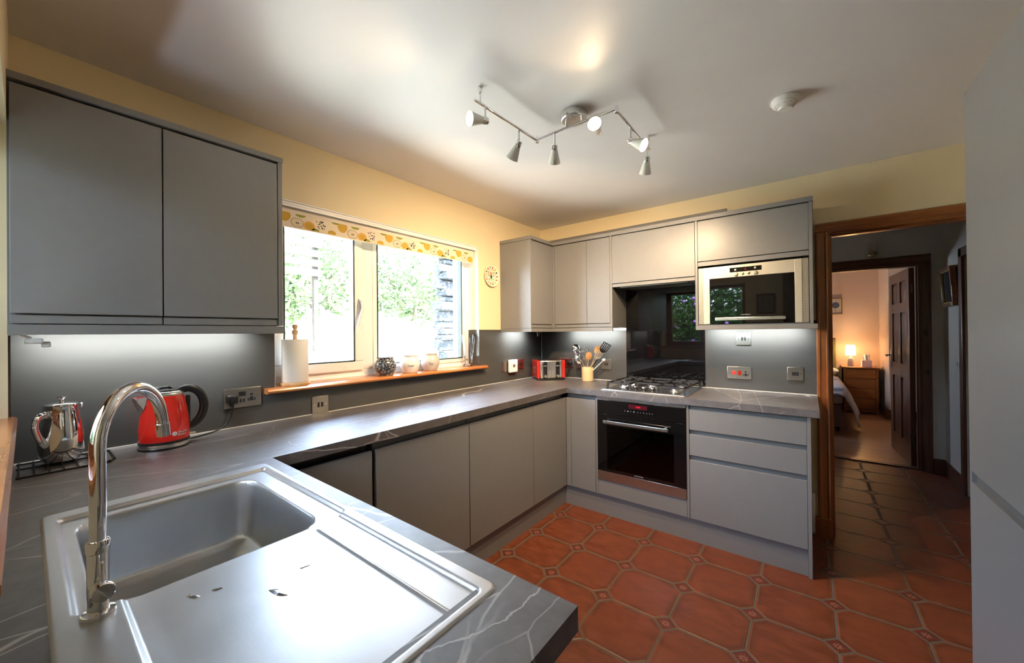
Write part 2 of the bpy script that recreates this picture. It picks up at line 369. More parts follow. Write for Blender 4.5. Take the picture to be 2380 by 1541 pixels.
        if not flat:
            flags = [p.use_smooth for p in me.polygons]
            try: me.set_sharp_from_angle(angle=math.radians(sharp))
            except Exception: pass
            me.polygons.foreach_set('use_smooth', flags); me.update()
        if parent is not None: o.parent = parent
        return tag(o, label, cat, group, kind)
WORLD = {}
def tag(o, label=None, cat=None, group=None, kind=None):
    if label: o['label'] = label
    if cat: o['category'] = cat
    if group: o['group'] = group
    if kind: o['kind'] = kind
    return o
def thing(name, label, cat, loc=(0, 0, 0), rz=0, group=None, kind=None):
    o = bpy.data.objects.new(name, None); COL.objects.link(o); o.location = loc; o.rotation_euler = (0, 0, rz); o.empty_display_size = .05
    WORLD[o.name] = Vector(loc); return tag(o, label, cat, group, kind)
def struct(name, loc=(0, 0, 0)):
    return thing(name, None, None, loc, kind='structure')
def text_mesh(name, s, size, mat, parent, fn, depth=.0004, local=True, label=None):
    """flat lettering; fn maps (u, v, w) in metres (u right, v up, w out) to a point"""
    cu = bpy.data.curves.new('lettering', 'FONT'); cu.body = s; cu.size = size; cu.extrude = depth; cu.align_x = 'CENTER'; cu.resolution_u = 3
    to = bpy.data.objects.new('lettering', cu); COL.objects.link(to); bpy.context.view_layer.update()
    me = bpy.data.meshes.new_from_object(to.evaluated_get(bpy.context.evaluated_depsgraph_get()))
    bpy.data.objects.remove(to); bpy.data.curves.remove(cu)
    off = Vector() if local else WORLD[parent.name]
    for v in me.vertices: v.co = Vector(fn(v.co.x, v.co.y, v.co.z+depth)) - off
    me.materials.clear(); me.materials.append(M[mat]); me.name = name
    o = bpy.data.objects.new(name, me); COL.objects.link(o); o.parent = parent; WORLD[o.name] = WORLD[parent.name]
    return tag(o, label)
def smooth_path(pts, k=6):
    P = [Vector(p) for p in pts]; P = [2*P[0]-P[1]]+P+[2*P[-1]-P[-2]]; out = []
    for i in range(1, len(P)-2):
        for j in range(k):
            t = j/k; a, b, c, d = P[i-1:i+3]
            out.append(.5*((2*b)+(c-a)*t+(2*a-5*b+4*c-d)*t*t+(3*b-a-3*c+d)*t**3))
    return out+[P[-2]]
def tree_copy(o, parent=None):
    c = o.copy(); COL.objects.link(c); c.parent = parent; WORLD[c.name] = WORLD.get(o.name, Vector())
    for ch in list(o.children): tree_copy(ch, c)
    return c

# ================================================================== SETTING
H = 2.357; WT = .91                         # ceiling and worktop heights
RX = 3.12; SY = -3.2076; BY = -4.70         # right wall, sink wall, rear wall
m = MB(); m.box(-.3, RX+.1, BY-.1, 2.07, -.05, 0); m.build('floor', 'tiles', kind='structure')
m = MB(); m.box(.9, 3.9, 2.07, 5.55, -.05, .0); m.build('floor_bedroom', 'laminate', kind='structure')
m = MB(); m.box(-.3, RX+.1, BY-.1, .13, H, H+.08); m.build('ceiling', 'ceil', kind='structure')
m = MB(); m.box(.9, 3.9, .13, 5.55, H+.0, H+.08); m.build('ceiling_hall', 'ceil', kind='structure')
# window wall (left)
WY0, WY1, WZ0, WZ1 = -2.41, -.912, 1.055, 2.036
m = MB(); m.box(-.30, 0, SY-.30, WY0, 0, H); m.box(-.30, 0, WY1, .13, 0, H); m.box(-.30, 0, WY0, WY1, 0, WZ0); m.box(-.30, 0, WY0, WY1, WZ1, H)
m.build('wall_left', 'wall', kind='structure')
# cooker wall (back) with the doorway
DX0, DX1, DZ = 2.195, 2.97, 1.975
m = MB(); m.box(0, DX0, 0, .12, 0, H); m.box(DX1, RX+.1, 0, .12, 0, H); m.box(DX0, DX1, 0, .12, DZ, H)
m.build('wall_back', 'wall', kind='structure')
# sink wall (front) with its window, ending beside the camera
SX0, SX1, SZ0, SZ1 = .24, 1.46, 1.10, 1.97
m = MB(); m.box(0, SX0, SY-.30, SY, 0, H); m.box(SX1, 1.86, SY-.30, SY, 0, H); m.box(SX0, SX1, SY-.30, SY, 0, SZ0-.023); m.box(SX0, SX1, SY-.30, SY, SZ1, H)
m.build('wall_front', 'wall', kind='structure')
m = MB(); m.box(RX, RX+.1, BY, 0, 0, H); m.build('wall_right', 'wall', kind='structure')
m = MB(); m.box(1.76, 1.86, BY, SY-.30, 0, H); m.box(1.76, RX+.1, BY-.1, BY, 0, H); m.build('wall_rear', 'wall', kind='structure')
# hall and bedroom walls
m = MB(); m.box(3.09, 3.19, .12, .60, 0, H); m.box(3.09, 3.19, 1.44, 2.03, 0, H); m.box(3.09, 3.19, .60, 1.44, 1.92, H); m.box(3.17, 3.19, .6, 1.44, 0, 1.92)
m.build('wall_hall_right', 'wall_pale', kind='structure')
m = MB(); m.box(1.1, 2.17, 2.03, 2.13, 0, H); m.box(2.935, 3.9, 2.03, 2.13, 0, H); m.box(2.17, 2.935, 2.03, 2.13, 1.96, H)
m.build('wall_hall_back', 'wall_pale', kind='structure')
def side_window(name, x0, x1, wy0, wy1, y0, y1, wz0, wz1, wallname, mt):
    m = MB(); m.box(x0, x1, y0, wy0, 0, H); m.box(x0, x1, wy1, y1, 0, H); m.box(x0, x1, wy0, wy1, 0, wz0); m.box(x0, x1, wy0, wy1, wz1, H); m.build(wallname, mt, kind='structure')
    t = struct(name, (x0, (wy0+wy1)/2, wz0)); m = MB(); f = .04
    m.box(x0+.02, x0+.06, wy0, wy0+f, wz0, wz1); m.box(x0+.02, x0+.06, wy1-f, wy1, wz0, wz1); m.box(x0+.02, x0+.06, wy0+f, wy1-f, wz0, wz0+f); m.box(x0+.02, x0+.06, wy0+f, wy1-f, wz1-f, wz1); m.build('window_frame', 'upvc', t)
    m = MB(); m.box(x0+.035, x0+.041, wy0+f, wy1-f, wz0+f, wz1-f); m.build('glass_pane', 'glass', t)
    portal('window_portal', (x0-.01, (wy0+wy1)/2, (wz0+wz1)/2), (1, 0, 0), wy1-wy0, wz1-wz0)
side_window('window_hall_added', 1.0, 1.1, 1.0, 1.24, .12, 2.13, 1.3, 1.62, 'wall_hall_left', 'wall_pale')  # unseen window, added to throw bluish daylight on the hall's right wall
m = MB(); m.box(.9, 3.9, 5.42, 5.52, 0, H); m.build('wall_bedroom_back', 'wall_pink', kind='structure')
m = MB(); m.prism([(3.015, 5.42, 0), (3.045, 4.72, 0), (3.9, 4.72, 0), (3.9, 5.42, 0)], (0, 0, H)); m.build('wall_bedroom_right', 'wall_pink', kind='structure')
m = MB(); m.box(3.8, 3.9, 2.13, 4.72, 0, H); m.build('wall_bedroom_side', 'wall_pink', kind='structure')
side_window('window_bedroom_added', .9, 1.0, 3.3, 3.9, 2.13, 5.42, 1.3, 1.85, 'wall_bedroom_left', 'wall_pink')  # added out of view to bring daylight into the bedroom

# ------------------------------------------------------------------ window_1 over the worktop
w1 = struct('window_1', (-.13, -1.66, WZ0))
fx0, fx1 = -.175, -.115
m = MB(); fr = .05
m.box(fx0, fx1, WY0, WY1, WZ0+.0, WZ0+.065, .004); m.box(fx0, fx1, WY0, WY1, WZ1-.055, WZ1, .004)
m.box(fx0, fx1, WY0, WY0+fr, WZ0+.065, WZ1-.055, .004); m.box(fx0, fx1, WY1-fr, WY1, WZ0+.065, WZ1-.055, .004); m.box(fx0, fx1, -1.865, -1.79, WZ0+.065, WZ1-.055, .004)
m.box(-.155, -.1, WY0, WY1, WZ0, WZ0+.03, .003)
m.build('window_frame', 'upvc', w1)
def sash(y0, y1, z0, z1, x0, x1, wd, gl, hd=None):
    m = MB(); m.box(x0, x1, y0, y1, z0, z0+wd, .006); m.box(x0, x1, y0, y1, z1-wd, z1, .006); m.box(x0, x1, y0, y0+wd, z0+wd, z1-wd, .006); m.box(x0, x1, y1-wd, y1, z0+wd, z1-wd, .006)
    s = m.build('sash', 'upvc', w1)
    g = .009; m = MB(); a, b, c, d = y0+wd, y1-wd, z0+wd, z1-wd
    m.box(x0+.012, x1+.002, a, a+g*.6, c, d); m.box(x0+.012, x1+.002, b-g, b, c, d); m.box(x0+.012, x1+.002, a, b, c, c+g*.6); m.box(x0+.012, x1+.002, a, b, d-g*.6, d)
    m.build('gasket', 'gasket', s)
    m = MB(); m.box(x0+.018, x0+.024, a, b, c, d); m.build('glass_pane', 'glass', w1); return s
s_ = sash(-2.385, -1.868, 1.115, 1.995, -.160, -.098, .058, 0)
sash(-1.795, -.965, 1.108, 1.99, -.165, -.108, .032, 0)
m = MB(); m.box(-.100, -.082, -1.905, -1.882, 1.475, 1.56, .005); m.tube([(-.082, -1.893, 1.545), (-.062, -1.893, 1.53), (-.058, -1.893, 1.50), (-.06, -1.905, 1.455), (-.06, -1.925, 1.385)], [.010, .011, .010, .009, .008], 10)
m.build('window_handle', 'white', w1)
m = MB(); pts = [(-.10, WZ0-.004), (.048, WZ0-.004), (.058, WZ0+.002), (.060, WZ0+.010), (.056, WZ0+.019), (.046, WZ0+.022), (-.10, WZ0+.022)]
m.prism([(x, WY0+.003, z) for x, z in pts if x <= 0 or 1][:0] or [(-.10, WY0+.003, WZ0+.0), (0, WY0+.003, WZ0+.0), (0, WY0+.003, WZ0+.022), (-.10, WY0+.003, WZ0+.022)], (0, WY1-WY0-.006, 0))
m.prism([(.0, -2.458, WZ0-.004), (.048, -2.458, WZ0-.004), (.057, -2.458, WZ0+.002), (.060, -2.458, WZ0+.010), (.056, -2.458, WZ0+.018), (.046, -2.458, WZ0+.022), (0, -2.458, WZ0+.022)], (0, 1.588, 0))
m.build('window_sill', 'sill', w1)
# window reveal lining (white) with the splash-coloured lower strip at the right
m = MB(); m.box(-.115, -.001, WY1-.004, WY1-.0005, 1.366, WZ1-.005); m.box(-.115, -.001, WY0, WY1, WZ1-.006, WZ1-.0005); m.box(-.115, -.001, WY0+.0005, WY0+.004, WZ0+.02, WZ1-.006)
m.build('reveal_lining', 'upvc', w1)
SILLZ = WZ0+.022
# ------------------------------------------------------------------ window_2 over the sink
w2 = struct('window_2', (.85, SY-.2, SZ0))
yy0, yy1 = SY-.26, SY-.20
m = MB(); m.box(SX0, SX1, yy0, yy1, SZ0, SZ0+.08, .004); m.box(SX0, SX1, yy0, yy1, SZ1-.04, SZ1, .004)
m.box(SX0, SX0+.09, yy0, yy1, SZ0+.08, SZ1-.04, .004); m.box(SX1-.06, SX1, yy0, yy1, SZ0+.08, SZ1-.04, .004); m.box(.76, .86, yy0, yy1, SZ0+.08, SZ1-.04, .004)
m.build('window_frame', 'pine_x', w2)
m = MB(); m.box(SX0+.08, .77, yy0+.02, yy0+.026, SZ0+.07, SZ1-.03); m.build('glass_pane', 'glass', w2)
m = MB(); m.box(.85, SX1-.05, yy0+.02, yy0+.026, SZ0+.07, SZ1-.03); m.build('glass_pane', 'glass', w2)
m = MB(); m.box(SX0, SX1, SY-.30, SY, SZ0-.022, SZ0, 0); m.prism([(SX0-.02, SY, SZ0-.024), (SX0-.02, SY+.012, SZ0-.024), (SX0-.02, SY+.017, SZ0-.015), (SX0-.02, SY+.017, SZ0-.006), (SX0-.02, SY+.011, SZ0), (SX0-.02, SY, SZ0)], (SX1-SX0+.04, 0, 0))
m.build('window_sill', 'sillx', w2)

# ------------------------------------------------------------------ doorways
def frame_x(root, x0, x1, zt, y, side, mz, mx, wd=.062, floor_blocks=True, right_open=False):
    """moulded architrave on a wall facing -y (side=-1) around x0..x1, top zt"""
    def strip(p0, p1, inner):      # vertical strip
        pass
    yo = y; t = side
    prof = [(0, .012), (.008, .018), (.014, .012), (.040, .014), (.046, .020), (.056, .020), (.062, .010)]
    # outline (u from inner edge outward, d depth): flat board with two beads
    def upright(xi, sg):
        m = MB(); pts = [(xi, yo, 0)]+[(xi+sg*u*wd/.062, yo+t*d, 0) for u, d in prof]+[(xi+sg*wd, yo, 0)]
        m.prism(pts, (0, 0, zt)); return m
    upright(x0, -1).build('architrave', mz, root)
    if not right_open: upright(x1, 1).build('architrave', mz, root)
    m = MB(); pts = [(x0-wd, yo, zt)]+[(x0-wd, yo+t*d, zt+u*wd/.062) for u, d in prof]+[(x0-wd, yo, zt+wd)]
    m.prism(pts, (x1-x0+2*wd, 0, 0)); m.build('architrave', mx, root)
d1 = struct('door_1', (DX0, 0, 0))
frame_x(d1, DX0+.012, DX1-.012, DZ-.012, 0, -1, 'pine_z', 'pine_x')
m = MB(); m.box(DX0, DX0+.022, .0, .12, 0, DZ-.022); m.box(DX0+.022, DX0+.034, .045, .09, 0, DZ-.034); m.build('door_lining', 'pine_z', d1)
m = MB(); m.box(DX1-.022, DX1, .0, .12, 0, DZ-.022); m.build('door_lining', 'pine_z', d1)
m = MB(); m.box(DX0, DX1, 0, .12, DZ-.022, DZ); m.box(DX0+.022, DX1-.022, .045, .09, DZ-.034, DZ-.022); m.build('door_lining', 'pine_x', d1)
m = MB(); m.box(DX0-.066, DX0+.016, -.026, 0, 0, .125, .002); m.build('plinth_block', 'pine_z', d1)
m = MB(); m.box(2.112, 2.129, -.018, 0, .02, .27, .002); m.build('trim_1', 'upvc', kind='structure')
# hall to bedroom doorway with the open panelled door
d2 = struct('door_2', (2.93, 2.03, 0))
frame_x(d2, 2.17, 2.925, 1.955, 2.03, -1, 'dark_z', 'dark_x', .085)
m = MB(); m.box(2.148, 2.17, 2.03, 2.13, 0, 1.96); m.build('door_lining', 'dark_z', d2)
m = MB(); m.box(2.925, 2.947, 2.03, 2.13, 0, 1.96); m.box(2.915, 2.925, 2.045, 2.085, 0, 1.95); m.build('door_lining', 'dark_z', d2)
m = MB(); m.box(2.17, 2.925, 2.03, 2.13, 1.938, 1.96); m.build('door_lining', 'dark_x', d2)
def panel_door(root):
    Lw, T, Ht = .735, .04, 1.925
    ang = math.atan2(2.862-2.125, 2.872-2.918)       # leaf direction in plan from the hinge
    B = Matrix.Translation((2.918-WORLD[root.name].x, 2.125-WORLD[root.name].y, .008)) @ Matrix.Rotation(ang, 4, 'Z')
    # local: x along the leaf, y thickness 0..T (towards the hall-left side), z up
    st, rails = .105, [(0, .20), (.83, .97), (1.50, 1.60), (Ht-.105, Ht)]
    m = MB(); m.T = B
    m.box(0, st, 0, T, 0, Ht, .002); m.box(Lw-st, Lw, 0, T, 0, Ht, .002); m.box(Lw/2-.05, Lw/2+.05, 0, T, 0.19, Ht-.1, .002)
    for a, b in rails: m.box(st-.001, Lw-st+.001, .0005, T-.0005, a, b, .002)
    leaf = m.build('door_leaf', 'dark_z', root, local=True)
    WORLD[leaf.name] = Vector()
    for a, b in ((.20, .83), (.97, 1.50), (1.60, Ht-.105)):
        for x0, x1 in ((st, Lw/2-.05), (Lw/2+.05, Lw-st)):
            m = MB(); m.T = B; m.box(x0-.004, x1+.004, .013, T-.013, a-.004, b+.004)
            for sgn in (0, 1):
                yb, yt = (.013, .004) if sgn == 0 else (T-.013, T-.004)
                q = [(x0+.02, yb, a+.02), (x1-.02, yb, a+.02), (x1-.02, yb, b-.02), (x0+.02, yb, b-.02)]
                q2 = [(x0+.045, yt, a+.045), (x1-.045, yt, a+.045), (x1-.045, yt, b-.045), (x0+.045, yt, b-.045)]
                A = [m.v(*p) for p in q]; C = [m.v(*p) for p in q2]; m.bridge(A, C); m._f(C)
            m.build('door_panel', 'dark_z', leaf, local=True)
    m = MB(); m.T = B
    for s in (-.004, T):
        m.box(Lw-.075, Lw-.035, s, s+.004, .93, 1.10, .001)
    for s, d in ((-.004, -1), (T+.004, 1)):
        m.tube([(Lw-.055, s, 1.04), (Lw-.055, s+d*.03, 1.04), (Lw-.055, s+d*.045, 1.04), (Lw-.075, s+d*.05, 1.042), (Lw-.15, s+d*.05, 1.035)], .008, 8)
    m.build('door_handle', 'nickel', root, local=True)
    m = MB(); m.T = B
    for z in (.22, 1.68): m.cyl((-.004, .02, z), (-.004, .02, z+.09), .006, n=8)
    m.build('hinge', 'nickel', root, local=True)
panel_door(d2)
m = MB(); m.box(2.17, 2.925, 2.03, 2.10, 0, .012, .003); m.build('trim_2', 'dark_x', kind='structure')
# doorway on the right of the hall
d3 = struct('door_3', (3.09, 1.44, 0))
m = MB(); m.box(3.072, 3.09, 1.432, 1.51, 0, 1.985, .003); m.build('architrave', 'dark_z', d3)
m = MB(); m.box(3.072, 3.09, .53, 1.51, 1.915, 1.985, .003); m.build('architrave', 'dark_x', d3)
m = MB(); m.box(3.13, 3.168, .6, 1.44, 0, 1.92, .002); m.build('door_leaf', 'pine_z', d3)
m = MB(); m.box(3.078, 3.09, 1.51, 2.03, 0, .13, .003); m.build('baseboard_hall_right', 'dark_x', kind='structure')
m = MB(); m.box(3.01, 3.078, 2.018, 2.03, 0, .13, .003); m.build('baseboard_hall_back', 'dark_x', kind='structure')
m = MB(); m.box(3.035, 3.8, 4.705, 4.72, 0, .14, .003); m.box(3.0, 3.035, 4.705, 5.42, 0, .14, .003); m.build('baseboard_bedroom', 'dark_x', kind='structure')
m = MB(); m.box(2.09, 2.129, -.016, 0, .0, .0001+.02); m.bm.free()

# ================================================================== WORKTOP AND SPLASHBACKS
def mesh_thing(m, name, mats, label, cat, group=None, **k): return m.build(name, mats, label=label, cat=cat, group=group, **k)
m = MB(); z0, z1 = .87, WT
e = .0015
m.box(e, .628, -2.6465, -e, z0, z1); m.box(.628, 2.148, -.60, -e, z0, z1); m.box(e, .70, SY+e, -2.6465, z0, z1)
m.box(1.665, 1.818, SY+e, -2.6465, z0, z1); m.box(.70, 1.665, -2.70, -2.6465, z0, z1); m.box(.70, 1.665, SY+e, -3.14, z0, z1)
wt = mesh_thing(m, 'worktop', 'worktop', 'dark grey white-veined laminate worktop running round three sides', 'worktop')
m = MB()
m.box(.0045, .0085, SY+.004, -.0085, WT-.001, WT+.004); m.box(.0045, 2.145, -.0085, -.0045, WT-.001, WT+.004); m.box(.004, .0085, -.0085, -.0045, WT, 1.343)
m.build('sealant_line', 'grout_white', wt)
m = MB(); m.box(0.0, .0045, SY, WY0-.0, WT, 1.372); m.box(0, .0045, WY0, WY1, WT, WZ0-.006)
mesh_thing(m, 'splashback', 'splash', 'graphite splashback behind the red kettle, running under the window sill', 'splashback')
m = MB(); m.box(0, .0045, WY1+.0005, -.0005, WT, 1.366); m.box(-.115, .0045, WY1-.004, WY1+.0005, SILLZ+.001, 1.366)
mesh_thing(m, 'splashback', 'splash', 'graphite splashback behind the white thermostat, right of the window', 'splashback')
m = MB(); m.box(.005, .20, SY+.0005, SY+.0045, WT+.001, 1.344); mesh_thing(m, 'splashback', 'splash', 'narrow graphite splashback on the sink wall at the far left edge', 'splashback')
m = MB(); m.box(.005, .873, -.0045, 0, WT, 1.40); mesh_thing(m, 'splashback', 'splash', 'graphite splashback behind the toaster and utensil crock', 'splashback')
m = MB(); m.box(1.488, 2.15, -.0045, 0, WT, 1.40); mesh_thing(m, 'splashback', 'splash', 'graphite splashback under the microwave beside the doorway', 'splashback')
m = MB(); m.box(.874, 1.487, -.008, 0, WT+.002, 1.72, .001); mesh_thing(m, 'hob_splashback', 'blackglass', 'glossy black glass splashback behind the gas hob', 'splashback')

# ================================================================== BASE UNITS
zb, zt = .152, .832
def jdoor_x(root, y0, y1, xf=.611, name='door', ztop=zt):       # door facing +x
    m = MB(); m.box(xf-.018, xf, y0+.0015, y1-.0015, zb, ztop, .0012)
    m.box(xf-.045, xf-.018, y0+.0015, y1-.0015, ztop-.03, ztop-.012); return m.build(name, 'cab', root)
def jdoor_y(root, x0, x1, yf=-.585, z0=zb, z1=zt, name='door'):      # facing -y
    m = MB(); m.box(x0+.0015, x1-.0015, yf, yf+.018, z0, z1, .0012); m.box(x0+.0015, x1-.0015, yf+.018, yf+.04, z1-.03, z1-.012); return m.build(name, 'cab', root)
def base_x(y0, y1, label, doors, name='base_cabinet', group=None):
    t = thing(name, label, 'cabinet', (.30, (y0+y1)/2, .15), group=group)
    m = MB(); m.box(.02, .57, y0+.001, y1-.001, .15, .868); m.build('body', 'carcase', t)
    m = MB(); m.box(.571, .584, y0+.001, y1-.001, zt-.04, .868); m.build('recess_rail', 'cab', t)
    for a, b in doors: jdoor_x(t, a, b)
    return t
G = 'grey handleless base cabinets under the window run'
base_near = base_x(-1.03, -.605, 'grey base cabinet under the worktop, nearest the inner corner on the window side', [(-1.03, -.63)], group=G)
base_x(-1.655, -1.032, 'grey base cabinet under the window run, second from the inner corner', [(-1.655, -1.032)], group=G)
base_x(-2.235, -1.657, 'wide grey base cabinet under the window run, just right of the dark vertical gap', [(-2.235, -1.657)], group=G)
t = thing('integrated_dishwasher', 'dark-shadowed grey appliance front under the worktop, nearest the sink', 'dishwasher', (.3, -2.5, .15))
m = MB(); m.box(.02, .56, -2.64, -2.25, .15, .866); m.build('body', 'black', t); jdoor_x(t, -2.72, -2.252)
m = MB(); m.box(.593, .6105, -.6285, -.5865, zb, zt, .001); m.build('corner_post', 'cab', base_near)
# corner post + cooker run
t = thing('corner_cabinet', 'narrow grey base cabinet in the inner corner, left of the oven', 'cabinet', (.75, -.30, .15))
m = MB(); m.box(.62, .858, -.55, -.02, .15, .868); m.build('body', 'carcase', t)
m = MB(); m.box(.612, .8585, -.563, -.551, zt-.04, .868); m.build('recess_rail', 'cab', t)
m = MB(); m.box(.6115, .652, -.585, -.567, zb, zt, .001); m.build('corner_post', 'cab', t)
jdoor_y(t, .653, .858)
t = thing('oven_housing', 'grey cabinet housing around the built-in oven', 'cabinet', (1.18, -.30, .15))
m = MB(); m.box(.860, .874, -.585, -.02, .15, .869); m.build('side_panel', 'cab', t)
m = MB(); m.box(1.486, 1.500, -.585, -.02, .15, .869); m.build('side_panel', 'cab', t)
m = MB(); m.box(.876, 1.484, -.56, -.02, .15, .258); m.build('base_shelf', 'carcase', t)
m = MB(); m.box(.8755, 1.4845, -.585, -.567, zb, .262, .0012); m.build('filler_panel', 'cab', t)
t = thing('drawer_unit', 'grey three-drawer base cabinet right of the oven', 'cabinet', (1.80, -.30, .15))
m = MB(); m.box(1.503, 2.088, -.555, -.02, .15, .868); m.build('body', 'carcase', t)
m = MB(); m.box(1.502, 2.092, -.565, -.556, zb, .868); m.build('recess_rail', 'cab', t)
for z0_, z1_ in ((.713, .842), (.552, .683), (zb, .521)): 
    m = MB(); m.box(1.503, 2.092, -.585, -.567, z0_, z1_, .0012); m.build('drawer', 'cab', t)
m = MB(); m.box(2.0935, 2.1105, -.587, -.02, .0, .869, .0008); m.build('end_panel', 'cab', t)
m = MB(); m.box(.572, .59, -2.64, -.5645, 0, .149); mesh_thing(m, 'plinth', 'cab', 'grey kickboard along the floor under the window-side cabinets', 'plinth')
m = MB(); m.box(.5905, 2.0925, -.565, -.547, 0, .149); mesh_thing(m, 'plinth', 'cab', 'grey kickboard along the floor under the oven and drawers', 'plinth')
t = thing('sink_unit', 'grey base cabinet under the sink peninsula', 'cabinet', (1.2, -2.95, .0))
m = MB(); m.box(.60, 1.768, -2.69, -2.672, .15, .868); m.build('front_rail', 'carcase', t); m = MB(); m.box(1.7695, 1.788, SY+.003, -2.672, 0, .868); m.build('end_panel', 'carcase', t); m = MB(); m.box(.60, 1.768, SY+.003, SY+.02, .171, .86); m.build('back_panel', 'carcase', t); m = MB(); m.box(.60, 1.768, SY+.003, -2.691, .15, .17); m.build('bottom_shelf', 'carcase', t)
for a, b in ((.64, 1.2), (1.2, 1.768)):
    m = MB(); m.box(a+.002, b-.002, -2.672, -2.654-.008, zb, zt, .001); m.build('door', 'cab', t)
m = MB(); m.box(.60, 1.77, -2.73, -2.712, 0, .149); m.build('kickboard', 'cab', t)

# ================================================================== WALL UNITS
t = thing('wall_cabinet', 'large grey two-door wall cabinet at far left above the kettle', 'cabinet', (.15, -2.85, 1.376))
m = MB(); m.box(.005, .278, SY, -2.502, 1.376, 2.086); m.build('body', 'carcase', t)
for a, b in ((SY+.004, -2.874), (-2.872, -2.5025)):
    m = MB(); m.box(.2815, .30, a+.001, b-.001, 1.409, 2.077, .0012); m.box(.2805, .294, a+.001, b-.001, 1.379, 1.4035, .001); m.build('door', 'cab', t)
m = MB(); m.box(.005, .3005, -2.5005, -2.4835, 1.378, 2.0855, .0008); m.build('side_panel', 'cab', t)
m = MB(); m.box(.005, .305, SY, -2.4805, 2.0865, 2.108, .0015); m.build('cornice', 'cab', t)
m = MB(); m.box(.283, .301, SY, -2.4805, 1.345, 1.3755, .001); m.box(.02, .283, -2.4985, -2.4805, 1.345, 1.3755); m.build('pelmet', 'cab', t)
ZC0, ZC1, UC, UW, YK = 1.376, 2.104, -.302, .325, -.640
t = thing('corner_wall_cabinet', 'grey wall cabinet in the corner, its blank side facing the window', 'cabinet', (.15, -.33, ZC0))
m = MB(); m.box(.005, UW-.02, YK+.018, -.005, ZC0, ZC1-.001); m.build('body', 'carcase', t)
m = MB(); m.box(.005, UW-.001, YK, YK+.017, ZC0, ZC1-.001, .0008); m.build('end_panel', 'cab', t)
m = MB(); m.box(UW-.018, UW, YK+.018, UC-.018, 1.409, ZC1-.008, .0012); m.box(UW-.018, UW-.006, YK+.018, UC-.018, 1.379, 1.4035, .001); m.build('door', 'cab', t)
m = MB(); m.box(UW-.018, UW-.0005, UC-.017, UC+.02, ZC0+.001, ZC1-.008, .001); m.build('corner_post', 'cab', t)
t = thing('wall_cabinet', 'grey double-door wall cabinet above the toaster and crock', 'cabinet', (.6, -.15, ZC0))
m = MB(); m.box(UW+.001, .876, UC+.02, -.005, ZC0, ZC1-.001); m.build('body', 'carcase', t)
m = MB(); m.box(UW+.0005, .343, UC, UC+.018, ZC0+.001, ZC1-.008, .001); m.build('corner_post', 'cab', t)
for a, b in ((.3445, .654), (.6545, .858)):
    m = MB(); m.box(a+.001, b-.001, UC, UC+.018, 1.409, ZC1-.008, .0012); m.box(a+.001, b-.001, UC+.006, UC+.018, 1.379, 1.4035, .001); m.build('door', 'cab', t)
m = MB(); m.box(.8595, .8765, UC, UC+.0195, ZC0+.001, ZC1-.002, .001); m.build('side_panel', 'cab', t)
t = thing('hood_cabinet', 'short grey lift-up cabinet over the gas hob', 'cabinet', (1.18, -.15, 1.69))
m = MB(); m.box(.8775, 1.486, UC+.02, -.01, 1.692, ZC1-.001); m.build('body', 'carcase', t)
m = MB(); m.box(.8785, 1.4855, UC, UC+.018, 1.722, ZC1-.008, .0012); m.build('flap_door', 'cab', t)
m = MB(); m.box(.8785, 1.4855, UC+.001, UC+.0195, 1.692, 1.716, .001); m.build('bottom_rail', 'cab', t)
m = MB(); m.box(.93, 1.43, -.27, -.03, 1.686, 1.6915); m.build('extractor_grille', 'nickel', t)
t = thing('microwave_cabinet', 'grey cabinet with lift-up door above the microwave', 'cabinet', (1.8, -.15, ZC0))
m = MB(); m.box(1.4875, 1.5035, UC, -.005, ZC0, ZC1-.001, .0008); m.build('side_panel', 'cab', t)
m = MB(); m.box(2.113, 2.130, UC, -.005, ZC0, ZC1-.001, .0008); m.build('side_panel', 'cab', t)
m = MB(); m.box(1.505, 2.112, UC+.02, -.01, 1.79, ZC1-.001); m.build('body', 'carcase', t); m = MB(); m.box(1.505, 2.112, UC+.004, -.01, ZC0, ZC0+.006); m.build('bottom_shelf', 'carcase', t)
m = MB(); m.box(1.505, 2.1115, UC, UC+.018, 1.818, ZC1-.008, .0012); m.build('flap_door', 'cab', t)
m = MB(); m.box(1.505, 2.1115, UC+.002, UC+.0195, 1.784, 1.813, .001); m.build('bottom_rail', 'cab', t)
m = MB(); m.box(.005, UW+.006, YK-.005, UC-.005, ZC1, ZC1+.028, .001); m.box(.005, 2.134, UC-.0045, -.005, ZC1, ZC1+.028, .001)
mesh_thing(m, 'cornice', 'cab', 'long grey cornice along the top of the right-hand wall cabinets', 'cornice')
m = MB(); m.box(.005, UW, YK, YK+.018, 1.345, 1.3745); m.box(UW-.018, UW, YK+.018, UC, 1.345, 1.3745); m.box(UW, .877, UC, UC+.018, 1.345, 1.3745)
mesh_thing(m, 'pelmet', 'cab', 'grey pelmet strip under the corner and double-door wall cabinets', 'pelmet')
m = MB(); m.box(1.4875, 2.150, UC-.002, UC+.016, 1.345, 1.3745, .001); m.box(2.132, 2.150, UC+.016, -.005, 1.345, 1.3745)
mesh_thing(m, 'pelmet', 'cab', 'grey pelmet strip under the microwave cabinet', 'pelmet')
m = MB(); m.box(.005, 1.640, -.0215, -.0015, ZC1+.029, 2.232); mesh_thing(m, 'filler_board', 'cab', 'grey board standing on the wall cabinets against the cooker wall', 'board')

